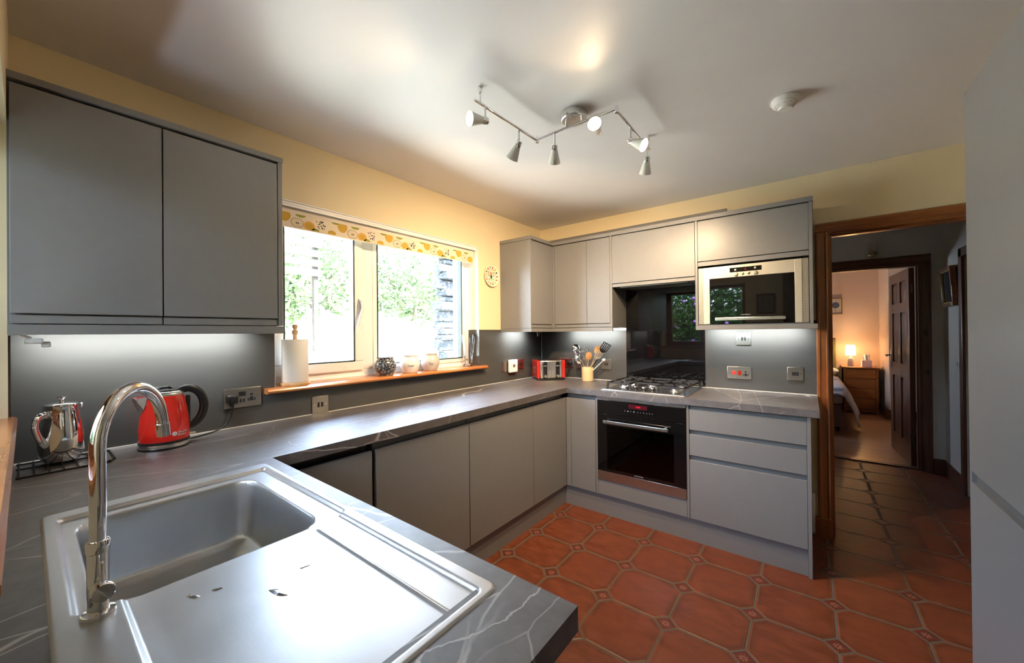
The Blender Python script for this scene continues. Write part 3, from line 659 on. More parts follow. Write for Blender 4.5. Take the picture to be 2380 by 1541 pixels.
# tall fridge housing on the right
FX = 2.523
t = thing('tall_cabinet', 'tall grey fridge housing filling the right edge of the picture', 'cabinet', (2.83, -1.9, 0))
m = MB(); m.box(FX+.02, 3.11, -1.88, -1.262, .15, 2.10); m.build('body', 'carcase', t)
m = MB(); m.box(FX+.001, 3.11, -1.2615, -1.243, 0, 2.12, .0008); m.build('end_panel', 'cab', t)
m = MB(); m.box(FX, FX+.018, -1.879, -1.263, .868, 2.115, .0012); m.build('upper_door', 'cab', t)
m = MB(); m.box(FX, FX+.018, -1.879, -1.263, .152, .833, .0012); m.build('lower_door', 'cab', t)
m = MB(); m.box(FX+.012, FX+.0195, -1.879, -1.263, .834, .867); m.build('handle_recess', 'cabdark', t)
m = MB(); m.box(FX+.05, 3.11, -1.88, -1.262, 0, .149); m.build('kickboard', 'cab', t)
t2 = thing('tall_cabinet', 'second tall grey housing, nearer the camera than the first at the right edge', 'cabinet', (2.83, -2.5, 0))
m = MB(); m.box(FX+.02, 3.11, -2.50, -1.882, .15, 2.10); m.build('body', 'carcase', t2)
m = MB(); m.box(FX, FX+.018, -2.499, -1.881, .868, 2.115, .0012); m.build('upper_door', 'cab', t2)
m = MB(); m.box(FX, FX+.018, -2.499, -1.881, .152, .833, .0012); m.build('lower_door', 'cab', t2)
m = MB(); m.box(FX+.012, FX+.0195, -2.499, -1.881, .834, .867); m.build('handle_recess', 'cabdark', t2)

# ================================================================== SINK AND TAP
def sstep(a, b, x):
    t = max(0, min(1, (x-a)/(b-a))); return t*t*(3-2*t)
def rrect(x, y, x0, x1, y0, y1, r):
    cx, cy_ = (x0+x1)/2, (y0+y1)/2; qx = abs(x-cx)-(x1-x0)/2+r; qy = abs(y-cy_)-(y1-y0)/2+r
    return math.hypot(max(qx, 0), max(qy, 0))+min(max(qx, qy), 0)-r
def sink_mesh():
    X0, X1, Y0, Y1 = .674, 1.692, -3.156, -2.686
    def grid(a, b, fine):
        xs = []; x = a
        while x < b-1e-6:
            xs.append(x); x += .0022 if any(abs(x-f) < .014 for f in fine) else .006
        xs.append(b); return xs
    xs = grid(X0, X1, (.722, .765, 1.215, 1.224, 1.676, .68, 1.69)); ys = grid(Y0, Y1, (-3.132, -3.105, -3.08, -2.757, -2.702, -2.714, -2.775, -3.15))
    def h(x, y):
        z = .0032
        e = rrect(x, y, X0, X1, Y0, Y1, .018)
        z -= .0030*sstep(-.003, 0, e)
        a = rrect(x, y, .722, 1.224, -3.132, -2.702, .012); b = rrect(x, y, 1.19, 1.676, -3.08, -2.714, .010)
        d = min(a, b); z -= .0075*sstep(.003, -.006, d)
        # draining channel edge along the front and a slight fall towards the bowl
        rib = (y+2.776)/.0035
        if 1.236 < x < 1.672: z += .0035*math.exp(-rib*rib)*sstep(1.236, 1.25, x)
        if b < 0: z -= .0022*sstep(1.67, 1.24, x)*sstep(0, -.03, b)
        if x < 1.26 and a < .002: z -= .002*sstep(.0, -.01, a)
        bw = rrect(x, y, .765, 1.215, -3.105, -2.757, .055)
        z -= .158*sstep(.004, -.016, bw)
        if bw < -.010: z -= .010*sstep(-.010, -.05, bw)
        dr = math.hypot(x-.99, y+2.93)
        if bw < -.05: z -= .006*sstep(.06, .035, dr)
        return WT+z
    m = MB(); V = [[None]*len(ys) for _ in xs]
    for i, x in enumerate(xs):
        for j, y in enumerate(ys):
            # round the flange corners by pulling the outermost points in
            e = rrect(x, y, X0, X1, Y0, Y1, .018); xx, yy = x, y
            if e > 0:
                cx = min(max(x, X0+.018), X1-.018); cy_ = min(max(y, Y0+.018), Y1-.018); d = Vector((x-cx, y-cy_)); d = d.normalized()*.018; xx, yy = cx+d.x, cy_+d.y
            V[i][j] = m.v(xx, yy, h(xx, yy))
    for i in range(len(xs)-1):
        for j in range(len(ys)-1): m._f([V[i][j], V[i+1][j], V[i+1][j+1], V[i][j+1]])
    return m
sk = thing('sink', 'stainless steel inset sink with bowl and wide drainer in the peninsula', 'sink', (1.18, -2.92, WT))
m = sink_mesh(); m.build('basin', 'sink', sk, sharp=180)
m = MB(); m.lathe([(.030, .737), (.041, .739), (.043, .741), (.030, .7415), (.012, .7405), (.012, .745), (.001, .7455)], (.99, -2.93, 0), 28); m.build('waste_strainer', 'chrome', sk)
# small puddles left on the drainer
def puddle(cx, cy_, pts, z=WT+.0):
    m = MB(); n = len(pts); c = m.v(cx, cy_, z+.0012); R = [m.v(cx+a, cy_+b, z-.0002) for a, b in pts]; Q = [m.v(cx+a*.8, cy_+b*.8, z+.0010) for a, b in pts]
    for i in range(n): m._f([R[i], R[(i+1) % n], Q[(i+1) % n], Q[i]]); m._f([Q[i], Q[(i+1) % n], c])
    return m
M['water'] = plain('water_film', (.60, .61, .63, 1), .17, 1, var=.02)
random.seed(3)
for k, (px, py, L, W_, a, lb) in enumerate(((1.295, -3.005, .012, .004, .5, 'nearest the bowl edge'), (1.305, -2.975, .008, .003, 1.1, 'tiny one close to the bowl'), (1.40, -2.915, .024, .006, .35, 'largest one in the middle'), (1.36, -2.855, .010, .003, 1.4, 'small one towards the front rib'))):
    pts = [(math.cos(a)*L*math.cos(q)-math.sin(a)*W_*math.sin(q)*(1+.5*math.sin(3*q+k)), math.sin(a)*L*math.cos(q)+math.cos(a)*W_*math.sin(q)*(1+.4*math.cos(2*q+k))) for q in [2*PI*i/18 for i in range(18)]]
    puddle(px, py, pts, WT-.0062).build('water_drop', 'water', label='drop of water on the steel drainer, '+lb, cat='water drop', group='water drops on the drainer')

tp = thing('tap', 'tall chrome swan-neck mixer tap at lower left', 'tap', (1.246, -3.108, WT+.003))
def L_(r, *a): return [(x, y) for x, y in a]
c = (1.246, -3.108, WT)
m = MB(); m.lathe([(.0190, .0032), (.0197, .0045), (.0190, .0085), (.0135, .0095)], c, 36); m.build('base_plate', 'chrome', tp)
m = MB(); m.lathe([(.0122, .009), (.0122, .098), (.0132, .099), (.0136, .104), (.0136, .113), (.0124, .116), (.0100, .117)], c, 36); m.build('body', 'chrome', tp)
dirn = Vector((1.105-1.246, -3.010+3.108, 0)); reach = dirn.length; dirn.normalize(); Rr = .0855
pts = [Vector(c)+Vector((0, 0, .115+.005*i)) for i in range(0, 1)]+[Vector(c)+Vector((0, 0, z)) for z in (.16, .20, .245)]
for i in range(1, 29):
    a = PI*1.0*i/28*.965; pts.append(Vector(c)+dirn*(Rr*(1-math.cos(a)))+Vector((0, 0, .252+Rr*math.sin(a))))
e = pts[-1]; tng = (pts[-1]-pts[-2]).normalized()
m = MB(); m.tube(pts, .0096, 28, ux=(dirn.y, -dirn.x, 0)); m.build('spout', 'chrome', tp)
m = MB(); m.cyl(e+tng*.0, e+tng*.006, .0090, n=28); m.cyl(e+tng*.005, e+tng*.030, .0110, .0106, n=28); m.build('nozzle', 'chrome', tp)
kd = Vector((.985, .10, 0)).normalized(); kc = Vector(c)+Vector((0, 0, .046))
m = MB(); m.cyl(kc+kd*.008, kc+kd*.020, .0115, n=28); m.lathe([(.0135, 0), (.0142, .003), (.0142, .012), (.0125, .0145), (.001, .015)], kc+kd*.017, 28, ax=kd); m.build('control_knob', 'chrome', tp)
m = MB(); p0 = kc+kd*.024+Vector((0, 0, .0115)); m.tube([p0, p0+Vector((0, 0, .012)), p0+Vector((.002, -.001, .030)), p0+Vector((.003, -.001, .034))], [.0026, .0026, .0030, .002], 12); m.build('lever', 'chrome', tp)

# ================================================================== OVEN, MICROWAVE, HOB
ov = thing('oven', 'built-in black glass electric oven with steel bar handle', 'oven', (1.18, -.3, .27))
yo = -.592
m = MB(); m.box(.8765, 1.4835, -.575, -.03, .265, .866); 
m.bm.free()
m = MB(); m.box(.880, 1.480, -.05, -.03, .27, .866); m.box(.880, .930, -.565, -.05, .27, .866); m.box(1.43, 1.48, -.565, -.05, .27, .866); m.box(.93, 1.43, -.565, -.05, .27, .33); m.box(.93, 1.43, -.565, -.05, .72, .866); m.build('cavity', 'steelint', ov)
m = MB(); m.box(.8765, 1.4835, yo+.002, -.566, .846, .8665, .001); m.build('top_trim', 'alu', ov)
cp = MB(); cp.box(.8765, 1.4835, yo, -.566, .748, .8455, .001); cp = cp.build('control_panel', 'blackglass', ov)
m = MB(); m.box(1.112, 1.240, yo-.0006, yo, .803, .832); m.build('display', 'digitback', cp)
text_mesh('clock_digits', '13:56', .0155, 'digits', cp, lambda u, v, w: (1.178+u, yo-.0008-w, .8125+v), .0001, local=False)
for i, x in enumerate((1.085, 1.108, 1.128, 1.150, 1.176, 1.196, 1.216, 1.238, 1.256, 1.274)):
    s = .0035 if i in (1, 3) else .002
    m = MB(); m.box(x-s, x+s, yo-.0006, yo, .783-s, .783+s); m.build('touch_symbol', 'greyink', cp)
dr = MB(); dr.box(.8765, .950, yo, -.568, .3305, .745, .001); dr.box(1.410, 1.4835, yo, -.568, .3305, .745, .001); dr.box(.950, 1.410, yo, -.568, .665, .745); dr.box(.950, 1.410, yo, -.568, .3305, .352)
dr = dr.build('door', 'blackglass', ov)
m = MB(); m.box(.950, 1.410, yo+.0002, yo+.004, .352, .665); m.build('window_pane', 'ovenglass', dr)
m = MB(); m.box(.8765, 1.4835, yo, -.568, .265, .3295, .001); m.build('lower_panel', 'alu', ov)
m = MB(); m.box(.936, 1.385, yo-.040, yo-.030, .684, .706, .003); m.box(.955, .970, yo-.032, yo, .687, .703); m.box(1.352, 1.367, yo-.032, yo, .687, .703); m.build('handle', 'nickelbright', ov)
for z in (.425, .515, .605):
    m = MB(); m.tube([(.935, -.54, z), (1.425, -.54, z)], .003, 8); m.tube([(.935, -.12, z), (1.425, -.12, z)], .003, 8)
    for i in range(17): x = .95+i*.028; m.tube([(x, -.54, z), (x, -.12, z)], .0015, 6)
    m.build('rack', 'nickel', ov)
for sx in (.934, 1.426):
    m = MB()
    for z in (.38, .42, .47, .51, .56, .60, .645): m.tube([(sx, -.55, z), (sx, -.1, z)], .003, 6)
    m.tube([(sx, -.55, .37), (sx, -.55, .65)], .003, 6); m.build('side_rail', 'nickel', ov)
text_mesh('door_lettering', 'LAMONA', .0135, 'greyink', dr, lambda u, v, w: (1.178+u*1.1, yo-.0006-w, .3385+v), .0001, local=False)

mw = thing('microwave', 'built-in microwave with pale metal frame and black glass door', 'microwave', (1.81, -.15, 1.382))
ym = -.306
m = MB(); m.box(1.515, 2.105, ym+.016, -.02, 1.384, 1.768); m.build('body', 'steelint', mw)
for x0, x1 in ((1.508, 1.541), (2.078, 2.110)):
    m = MB(); m.box(x0, x1, ym+.003, ym+.016, 1.3835, 1.7685, .001); m.build('side_vent', 'grille', mw)
for q in ((1.541, 1.5775), (2.0425, 2.078)):
    m = MB(); m.box(q[0], q[1], ym, ym+.016, 1.3835, 1.7685, .001); m.build('side_frame', 'cream_metal', mw)
cpm = MB(); cpm.box(1.578, 2.042, ym-.001, ym+.016, 1.690, 1.7685, .001); cpm = cpm.build('control_panel', 'cream_metal', mw)
m = MB(); m.box(1.699, 1.876, ym-.0018, ym-.0008, 1.722, 1.751); m.build('display', 'blackglass', cpm)
text_mesh('clock_digits', ':2', .014, 'digits', cpm, lambda u, v, w: (1.787+u, ym-.0024-w, 1.731+v), .0001, local=False)
for (x, z, r) in ((1.733, 1.735, .0075), (1.842, 1.738, .0075), (1.733, 1.707, .0125), (1.842, 1.7075, .0125), (1.771, 1.709, .0075), (1.803, 1.710, .0075)):
    m = MB(); m.lathe([(r, 0), (r, .008), (r*.85, .011), (.001, .0115)], (x, ym-.001, z), 22, ax=(0, -1, 0)); m.build('control_knob', 'nickelbright', cpm)
dm = MB(); dm.box(1.5785, 2.0415, ym-.001, ym+.016, 1.3845, 1.689, .0012); dm = dm.build('door', 'blackglass', mw)
m = MB(); m.box(1.614, 1.998, ym-.032, ym-.024, 1.405, 1.425, .002); m.box(1.63, 1.642, ym-.025, ym-.001, 1.409, 1.421); m.box(1.97, 1.982, ym-.025, ym-.001, 1.409, 1.421); m.build('handle', 'nickelbright', dm)
text_mesh('door_lettering', 'LAMONA', .0115, 'greyink', dm, lambda u, v, w: (1.787+u*1.15, ym-.0014-w, 1.4375+v), .0001, local=False)

hb = thing('gas_hob', 'five-burner steel gas hob with black iron pan supports', 'hob', (1.18, -.30, WT))
hx0, hx1, hy0, hy1 = .895, 1.478, -.565, -.055
m = MB(); m.box(hx0, hx1, hy0, hy1, WT+.0005, WT+.006, .002); m.box(hx0+.012, hx1-.012, hy0+.012, hy1-.012, WT+.005, WT+.0085, .002); m.build('tray', 'alu', hb)
BZ = WT+.0085
for i, (bx, by, r) in enumerate(((1.00, -.17, .034), (1.185, -.25, .052), (1.365, -.16, .038), (1.37, -.38, .030), (1.00, -.37, .028))):
    m = MB(); m.lathe([(r+.012, 0), (r+.010, .004), (r*.95, .006), (r*.95, .016), (r*.8, .018)], (bx, by, BZ), 28); b = m.build('burner', 'nickelbright', hb)
    m = MB(); m.lathe([(r*.82, .018), (r*.84, .022), (r*.74, .026), (.001, .027)], (bx, by, BZ), 28); m.build('burner_cap', 'blackmatt', b)
for i in range(5):
    x = 1.052+.063*i if i < 4 else 1.0
    if i == 4: continue
    m = MB(); m.lathe([(.014, 0), (.012, .006), (.016, .010), (.0185, .018)], (x, -.455-.004*i, BZ), 20); kb = m.build('control_knob', 'black', hb)
    m = MB(); m.lathe([(.0185, .018), (.0190, .023), (.0165, .027), (.001, .0275)], (x, -.455-.004*i, BZ), 20); m.build('knob_cap', 'chrome', kb)
def bar(m, a, b, w=.006, h=.011):
    a = Vector(a); b = Vector(b); d = (b-a).normalized(); up = Vector((0, 0, 1)) if abs(d.z) < .9 else Vector((0, 1, 0)); s = d.cross(up).normalized()*w; u = s.cross(d).normalized()*h/2
    A = [m.v(*(a+q)) for q in (s-u, s+u, -s+u, -s-u)]; Bq = [m.v(*(b+q)) for q in (s-u, s+u, -s+u, -s-u)]
    m._f(A[::-1]); m._f(Bq); m.bridge(A, Bq)
for (x0, x1) in ((.915, 1.083), (1.093, 1.277), (1.287, 1.462)):
    m = MB(); z = WT+.050; ya, yb = -.52 if x0 > 1.2 else (-.50 if x0 < 1 else -.40), -.075; xc = (x0+x1)/2
    if x0 < 1: ya = -.49
    for yy in (ya, yb): bar(m, (x0, yy, z), (x1, yy, z)); bar(m, (x0+.004, yy, z), (x0-.004, yy-.0, BZ)); bar(m, (x1-.004, yy, z), (x1+.004, yy, BZ))
    for xx in (x0, x1): bar(m, (xx, ya, z), (xx, ya+.07, z)); bar(m, (xx, yb, z), (xx, yb-.07, z))
    for yc in ((-.17, -.38) if not 1.09 < x0 < 1.1 else (-.25,)):
        bar(m, (x0, yc, z), (xc-.018, yc, z)); bar(m, (x1, yc, z), (xc+.018, yc, z)); bar(m, (xc, yc+.02, z), (xc, min(yb, yc+.095), z)); bar(m, (xc, yc-.02, z), (xc, max(ya, yc-.095), z))
    for yc in (-.27, -.28) if not 1.09 < x0 < 1.1 else (-.24,):
        bar(m, (x0, ya, z), (x0, yb, z), .005); bar(m, (x1, ya, z), (x1, yb, z), .005); break
    m.build('pan_support', 'blackmatt', hb)

# ================================================================== SOCKETS AND SWITCHES
def plate(label, c, w, h, face, kind, mat='nickel', name='switch_plate', cat='switch', group=None):
    """face 'x': on the window wall looking +x (u runs along +y); face 'y': on the cooker wall looking -y (u runs along +x)"""
    P = (lambda u, v, d: (c[0]+d, c[1]+u, c[2]+v)) if face == 'x' else (lambda u, v, d: (c[0]+u, c[1]-d, c[2]+v))
    t = thing(name, label, cat, c, group=group)
    def bx(m, u0, u1, v0, v1, d0, d1, bev=0):
        a = P(u0, v0, d0); b = P(u1, v1, d1); m.box(a[0], b[0], a[1], b[1], a[2], b[2], bev)
    m = MB(); bx(m, -w/2, w/2, -h/2, h/2, 0, .006, .0025); m.build('plate', mat, t)
    us = .030 if w < .1 else .060
    for u in (-us, us):
        m = MB(); a = Vector(P(u, 0, .006)); b = Vector(P(u, 0, .0072)); m.cyl(a, b, .0028, n=10); m.build('screw', 'chrome', t)
    def rocker(u, v, ww=.009, hh=.026, mt='black', nm='rocker'):
        m = MB(); bx(m, u-ww/2, u+ww/2, v-hh/2, v+hh/2, .006, .0095, .001); m.build(nm, mt, t)
    def outlet(u, v):
        m = MB(); bx(m, u-.016, u+.016, v-.014, v-.002, .006, .0068); bx(m, u-.005, u+.005, v-.002, v+.020, .006, .0068); m.build('outlet', 'black', t)
        m = MB(); bx(m, u-.0025, u+.0025, v+.005, v+.011, .0068, .0074); bx(m, u-.012, u-.007, v-.010, v-.006, .0068, .0074); bx(m, u+.007, u+.012, v-.010, v-.006, .0068, .0074); m.build('contact', 'nickelbright', t)
    if kind == 'two': rocker(-.0095, 0); rocker(.0095, 0)
    if kind == 'grid3':
        for q in (-.0125, 0, .0125): rocker(q, 0, .011, .024)
    if kind == 'double':
        outlet(-.040, -.004) if False else None
        rocker(-.011, .018, .013, .021); rocker(.003, .018, .013, .021); outlet(.034, -.004)
        m = MB(); bx(m, -.014, -.007, -.022, -.006, .006, .0075); m.build('usb_port', 'black', t); m = MB(); bx(m, -.001, .006, -.022, -.006, .006, .0075); m.build('usb_port', 'black', t)
    if kind == 'plain2': outlet(-.035, -.004); rocker(0, .018, .013, .021)
    if kind == 'cooker':
        m = MB(); bx(m, -.044, -.020, -.013, .013, .006, .010, .001); m.build('main_switch', 'redplastic', t)
        m = MB(); bx(m, -.007, .013, -.016, .016, .006, .010, .001); m.build('neon_switch', 'neon', t); outlet(.040, -.006)
    return t
XS, YS_ = .0052, -.0052
plate('brushed nickel double wall socket with a black plug, behind the red kettle', (XS, -2.547, 1.047), .150, .090, 'x', 'double', name='double_socket', cat='socket')
plate('nickel twin switch low on the splashback under the left end of the window sill', (XS, -2.190, .9585), .088, .092, 'x', 'two')
plate('nickel twin switch between the white thermostat and the toaster', (XS, -.362, 1.051), .088, .090, 'x', 'two')
plate('nickel wall socket behind the toaster holding a black plug', (.290, YS_, 1.052), .146, .090, 'y', 'plain2', name='double_socket', cat='socket')
plate('nickel twin switch half hidden behind the utensil crock', (.440, YS_, 1.049), .090, .088, 'y', 'two')
plate('nickel twin switch between the crock and the black glass', (.692, YS_, 1.053), .092, .090, 'y', 'two')
plate('shiny silver twin switch high under the microwave cabinet', (1.738, YS_, 1.279), .090, .090, 'y', 'two', 'nickelbright')
plate('nickel cooker control with red switches, right of the hob', (1.709, YS_, 1.033), .152, .088, 'y', 'cooker', name='cooker_switch', cat='switch')
plate('nickel triple-grid switch closest to the doorway', (2.033, YS_, 1.045), .088, .088, 'y', 'grid3')
t = thing('thermostat', 'white square thermostat on the splashback right of the window', 'thermostat', (.0052, -.505, 1.043))
m = MB(); m.box(.0052, .008, -.64, -.55, .999, 1.085, .001); m.build('back_plate', 'nickel', t)
m = MB(); m.box(.012, .040, -.560, -.444, .985, 1.100, .010, 3); hs = m.build('housing', 'white', t)
m = MB(); m.box(.008, .013, -.55, -.455, 1.0, 1.085); m.build('bracket', 'white', t)
m = MB(); m.box(.040, .0405, -.518, -.486, 1.032, 1.058); m.build('screen', plain('dim_screen', (.22, .12, .10, 1), .2), hs)
m = MB()
for dy, dz in ((-.035, 1.052), (-.035, 1.036), (.033, 1.052), (.033, 1.036)): m.box(.040, .0408, -.502+dy-.003, -.502+dy+.003, dz-.003, dz+.003)
m.build('button', 'greyink', hs)

# ================================================================== KETTLE
kt = thing('kettle', 'glossy red electric kettle with black handle, at left on the worktop', 'kettle', (.128, -2.843, WT), 1.66-PI/2*0)
# local frame: +x towards the handle, -x towards the spout (turned by the root), +z up
prof = [(.0745, .030), (.0755, .036), (.0750, .070), (.0720, .110), (.0665, .150), (.0600, .185), (.0560, .200)]
def krad(z):
    for (r0, z0_), (r1, z1_) in zip(prof, prof[1:]):
        if z0_ <= z <= z1_: return r0+(r1-r0)*(z-z0_)/(z1_-z0_)
    return prof[-1][0]
m = MB(); m.lathe([(.074, 0), (.0775, .002), (.0775, .007)], n=48); m.build('base_ring', 'black', kt, local=True)
m = MB(); m.lathe([(.0770, .007), (.0775, .012), (.0760, .020)], n=48, cap0=False); m.build('steel_base', 'alu', kt, local=True)
m = MB(); m.lathe([(.0755, .020), (.0762, .024), (.0755, .029), (.0740, .030)], n=48, cap0=False); m.build('black_band', 'black', kt, local=True)
m = MB(); m.lathe(prof, n=56, cap0=False, cap1=False); kb_ = m.build('body', 'red', kt, local=True)
m = MB(); m.lathe([(.0562, .199), (.0570, .203), (.0545, .209), (.047, .214), (.040, .215)], n=48, cap0=False); m.build('rim', 'nickelbright', kt, local=True)
m = MB(); m.lathe([(.040, .214), (.039, .219), (.034, .222), (.001, .223)], n=36); m.tube([(-.020, 0, .221), (-.012, 0, .229), (.012, 0, .230), (.022, 0, .222)], .005, 10, 1.8); m.build('lid', 'black', kt, local=True)
# spout: open V-shaped steel lip
m = MB()
A = [m.v(*p) for p in [(-.056, -.028, .200), (-.060, .0, .205), (-.056, .028, .200)]]
B_ = [m.v(*p) for p in [(-.088, -.013, .198), (-.094, 0, .199), (-.088, .013, .198)]]
C_ = [m.v(*p) for p in [(-.0655, -.026, .155), (-.078, 0, .150), (-.0655, .026, .155)]]
D_ = m.v(-.071, 0, .128)
for f in ((A[0], B_[0], C_[0]), (B_[0], B_[1], C_[1], C_[0]), (B_[1], B_[2], C_[2], C_[1]), (B_[2], A[2], C_[2]), (C_[0], C_[1], D_), (C_[1], C_[2], D_)): m._f(list(f))
m.build('spout', 'nickelbright', kt, local=True)
pts = []
for i in range(25):
    a = math.radians(112-i*(222/24)); pts.append((.070+.055*math.cos(a)*(1.0), 0, .142+.076*math.sin(a)))
pts = [(.035, 0, .210)]+pts+[(.068, 0, .066)]
m = MB(); m.tube(pts, [.009]+[.0135]*25+[.009], 16, 1.15, ux=(0, 1, 0)); m.build('handle', 'black', kt, local=True)
m = MB(); m.box(.0655, .0785, -.010, .010, .06, .19, .004); m.build('back_spine', 'black', kt, local=True)
m = MB(); m.box(.076, .096, -.008, .008, .031, .037, .002); m.build('power_switch', 'white', kt, local=True)
def on_kettle(a0):
    def f(u, v, w):
        z = .052+v; r = krad(z)+.0006+w; a = a0+u/r; return (r*math.cos(a), r*math.sin(a), z)
    return f
KA = -1.08
text_mesh('lettering', 'Russell', .0115, 'whiteink', kt, lambda u, v, w: on_kettle(KA)(u, v+.0045, w))
text_mesh('lettering', 'Hobbs', .0115, 'whiteink', kt, lambda u, v, w: on_kettle(KA)(u-.002, v-.0055, w))
m = MB(); g = on_kettle(KA-.36)
for i in range(20):
    a, b = 2*PI*i/20, 2*PI*(i+1)/20
    m.quad(g(.0052*math.cos(a), .004+.0052*math.sin(a), 0), g(.0052*math.cos(b), .004+.0052*math.sin(b), 0), g(.0078*math.cos(b), .004+.0078*math.sin(b), 0), g(.0078*math.cos(a), .004+.0078*math.sin(a), 0))
for u in (-.0025, .0, .0025): m.quad(g(u-.0007, -.001, 0), g(u+.0007, -.001, 0), g(u+.0007, .009, 0), g(u-.0007, .009, 0))
m.quad(g(-.005, .0033, 0), g(.005, .0033, 0), g(.005, .0047, 0), g(-.005, .0047, 0))
m.build('round_logo', 'whiteink', kt, local=True)
# plug and flex (world coordinates -> kettle's own frame)
KI = (Matrix.Translation(kt.location) @ Matrix.Rotation(kt.rotation_euler[2], 4, 'Z')).inverted()
m = MB(); m.T = KI; m.tube(smooth_path([(.09, -2.765, .916), (.075, -2.735, .914), (.055, -2.70, .914), (.035, -2.66, .916), (.026, -2.625, .930), (.024, -2.602, .960), (.026, -2.594, .995), (.028, -2.592, 1.022)]), .0032, 10); m.build('flex', 'black', kt, local=True)
m = MB(); m.T = KI; m.box(.0125, .036, -2.613, -2.571, 1.024, 1.066, .008, 3); m.box(.036, .042, -2.606, -2.578, 1.030, 1.060, .004); m.cyl((.026, -2.592, 1.028), (.026, -2.592, 1.008), .006, .004, 10); m.build('plug', 'black', kt, local=True)

# ================================================================== COFFEE POT AND TRIVET
cpx, cpy = .104, -3.100
pt = thing('coffee_pot', 'polished steel lidded coffee pot at far left of the worktop', 'coffee pot', (cpx, cpy, WT+.012))
m = MB(); m.lathe([(.030, 0), (.040, .001), (.047, .012), (.053, .030), (.0565, .055), (.0560, .085), (.0525, .120), (.0470, .155), (.0425, .182), (.0435, .185)], n=48, cap1=False); m.build('body', 'chrome', pt, local=True)
m = MB(); m.lathe([(.0432, .185), (.0428, .189), (.038, .192), (.02, .196), (.006, .197), (.005, .204), (.009, .209), (.0125, .212), (.0115, .215), (.001, .216)], n=36, cap0=False); m.build('lid', 'chrome', pt, local=True)
hd = Vector((.62, -.50, 0)).normalized()*1
hp = [hd*.045+Vector((0, 0, .160)), hd*.060+Vector((0, 0, .163)), hd*.082+Vector((0, 0, .157)), hd*.092+Vector((0, 0, .138)), hd*.088+Vector((0, 0, .112)), hd*.072+Vector((0, 0, .082)), hd*.054+Vector((0, 0, .062))]
m = MB(); m.tube(smooth_path(hp), .0066, 14, 1.7, ux=(-hd.y, hd.x, 0)); m.build('handle', 'chrome', pt, local=True)
m = MB(); m.tube([-hd*.05+Vector((0, 0, .14)), -hd*.066+Vector((0, 0, .165)), -hd*.076+Vector((0, 0, .178))], [.014, .010, .006], 14); m.build('spout', 'chrome', pt, local=True)
tv = thing('wire_trivet', 'low black wire rack under the coffee pot', 'trivet', (.13, -3.10, WT))
m = MB(); zr = WT+.0062
for i in range(7): y = -3.19+i*.030; m.tube([(.03, y, zr), (.225, y, zr)], .0022, 8)
m.tube([(.03, -3.195, zr-.003), (.03, -3.0, zr-.003)], .003, 8); m.tube([(.225, -3.195, zr-.003), (.225, -3.0, zr-.003)], .003, 8)
m.tube([(.10, -3.195, zr-.0035), (.10, -3.0, zr-.0035)], .0022, 8)
m.tube([(.225, -3.0, zr-.003), (.20, -2.985, zr-.002), (.05, -2.985, zr-.002), (.03, -3.0, zr-.003)], .003, 8); m.build('wires', 'black', tv)
m = MB()
for x, y in ((.03, -3.19), (.225, -3.19), (.03, -3.0), (.225, -3.0)): m.ball((x, y, WT+.0045), .0045, 6)
m.build('feet', 'blackmatt', tv)

# ================================================================== TOASTER
TA = math.radians(48)
ts = thing('toaster', 'red and steel four-slice toaster in the worktop corner', 'toaster', (.206, -.203, WT), TA)
W2, D2, HT = .130, .110, .180
m = MB(); m.box(-W2+.004, W2-.004, -D2+.004, D2-.004, .001, .016, .003); m.build('base', 'black', ts, local=True)
m = MB(); m.box(-W2+.026, W2-.026, -D2, D2, .016, HT, .012, 3); bd = m.build('body', 'nickelbright', ts, local=True)
for s in (-1, 1):
    m = MB(); m.box(s*(W2-.028), s*W2, -D2+.001, D2-.001, .014, HT-.002, .012, 3); e_ = m.build('side_cheek', 'red', ts, local=True)
    m = MB()
    for z in (.070, .105): m.cyl((s*W2, 0, z), (s*(W2+.0012), 0, z), .016, n=20)
    m.build('side_badge', 'nickelbright', e_, local=True)
for x in (-.058, .058):
    m = MB(); m.box(x-.019, x+.019, -D2-.003, -D2+.002, .026, HT-.030, .0024); 
    m.cyl((x, -D2-.003, HT-.032), (x, -D2, HT-.032), .019, n=24); m.cyl((x, -D2-.003, .028), (x, -D2, .028), .019, n=24); tr_ = m.build('control_strip', 'black', ts, local=True)
    m = MB(); m.box(x-.016, x+.016, -D2-.022, -D2-.006, .124, .136, .004); m.box(x-.003, x+.003, -D2-.010, -D2-.003, .127, .133); m.build('lever', 'chrome', tr_, local=True)
    m = MB(); m.box(x-.0012, x+.0012, -D2-.0036, -D2-.0028, .07, .15); m.build('lever_slot', 'blackmatt', tr_, local=True)
    m = MB(); m.lathe([(.014, 0), (.0145, .003), (.0125, .016), (.001, .0165)], (x, -D2-.003, .038), 22, ax=(0, -1, 0)); m.build('dial', 'nickelbright', tr_, local=True)
for x in (-.016, .016):
    for z in (.034, .053, .073):
        m = MB(); m.lathe([(.0042, 0), (.004, .002), (.001, .0023)], (x*.8, -D2, z), 12, ax=(0, -1, 0)); m.build('button', 'chrome', ts, local=True)
for x in (-.075, -.025, .025, .075):
    m = MB(); m.box(x-.012, x+.012, -D2+.03, D2-.03, HT-.0002, HT+.0012, .0004); m.build('slot', 'black', ts, local=True)
TI = (Matrix.Translation(ts.location) @ Matrix.Rotation(TA, 4, 'Z')).inverted()
m = MB(); m.T = TI; m.box(.255-.020, .255+.020, -.040, -.0125, 1.030, 1.072, .008, 3)
m.bm.free()
m = MB(); m.T = TI; m.box(.310, .350, -.045, -.0125, 1.026, 1.068, .009, 3); m.build('plug', 'black', ts, local=True)
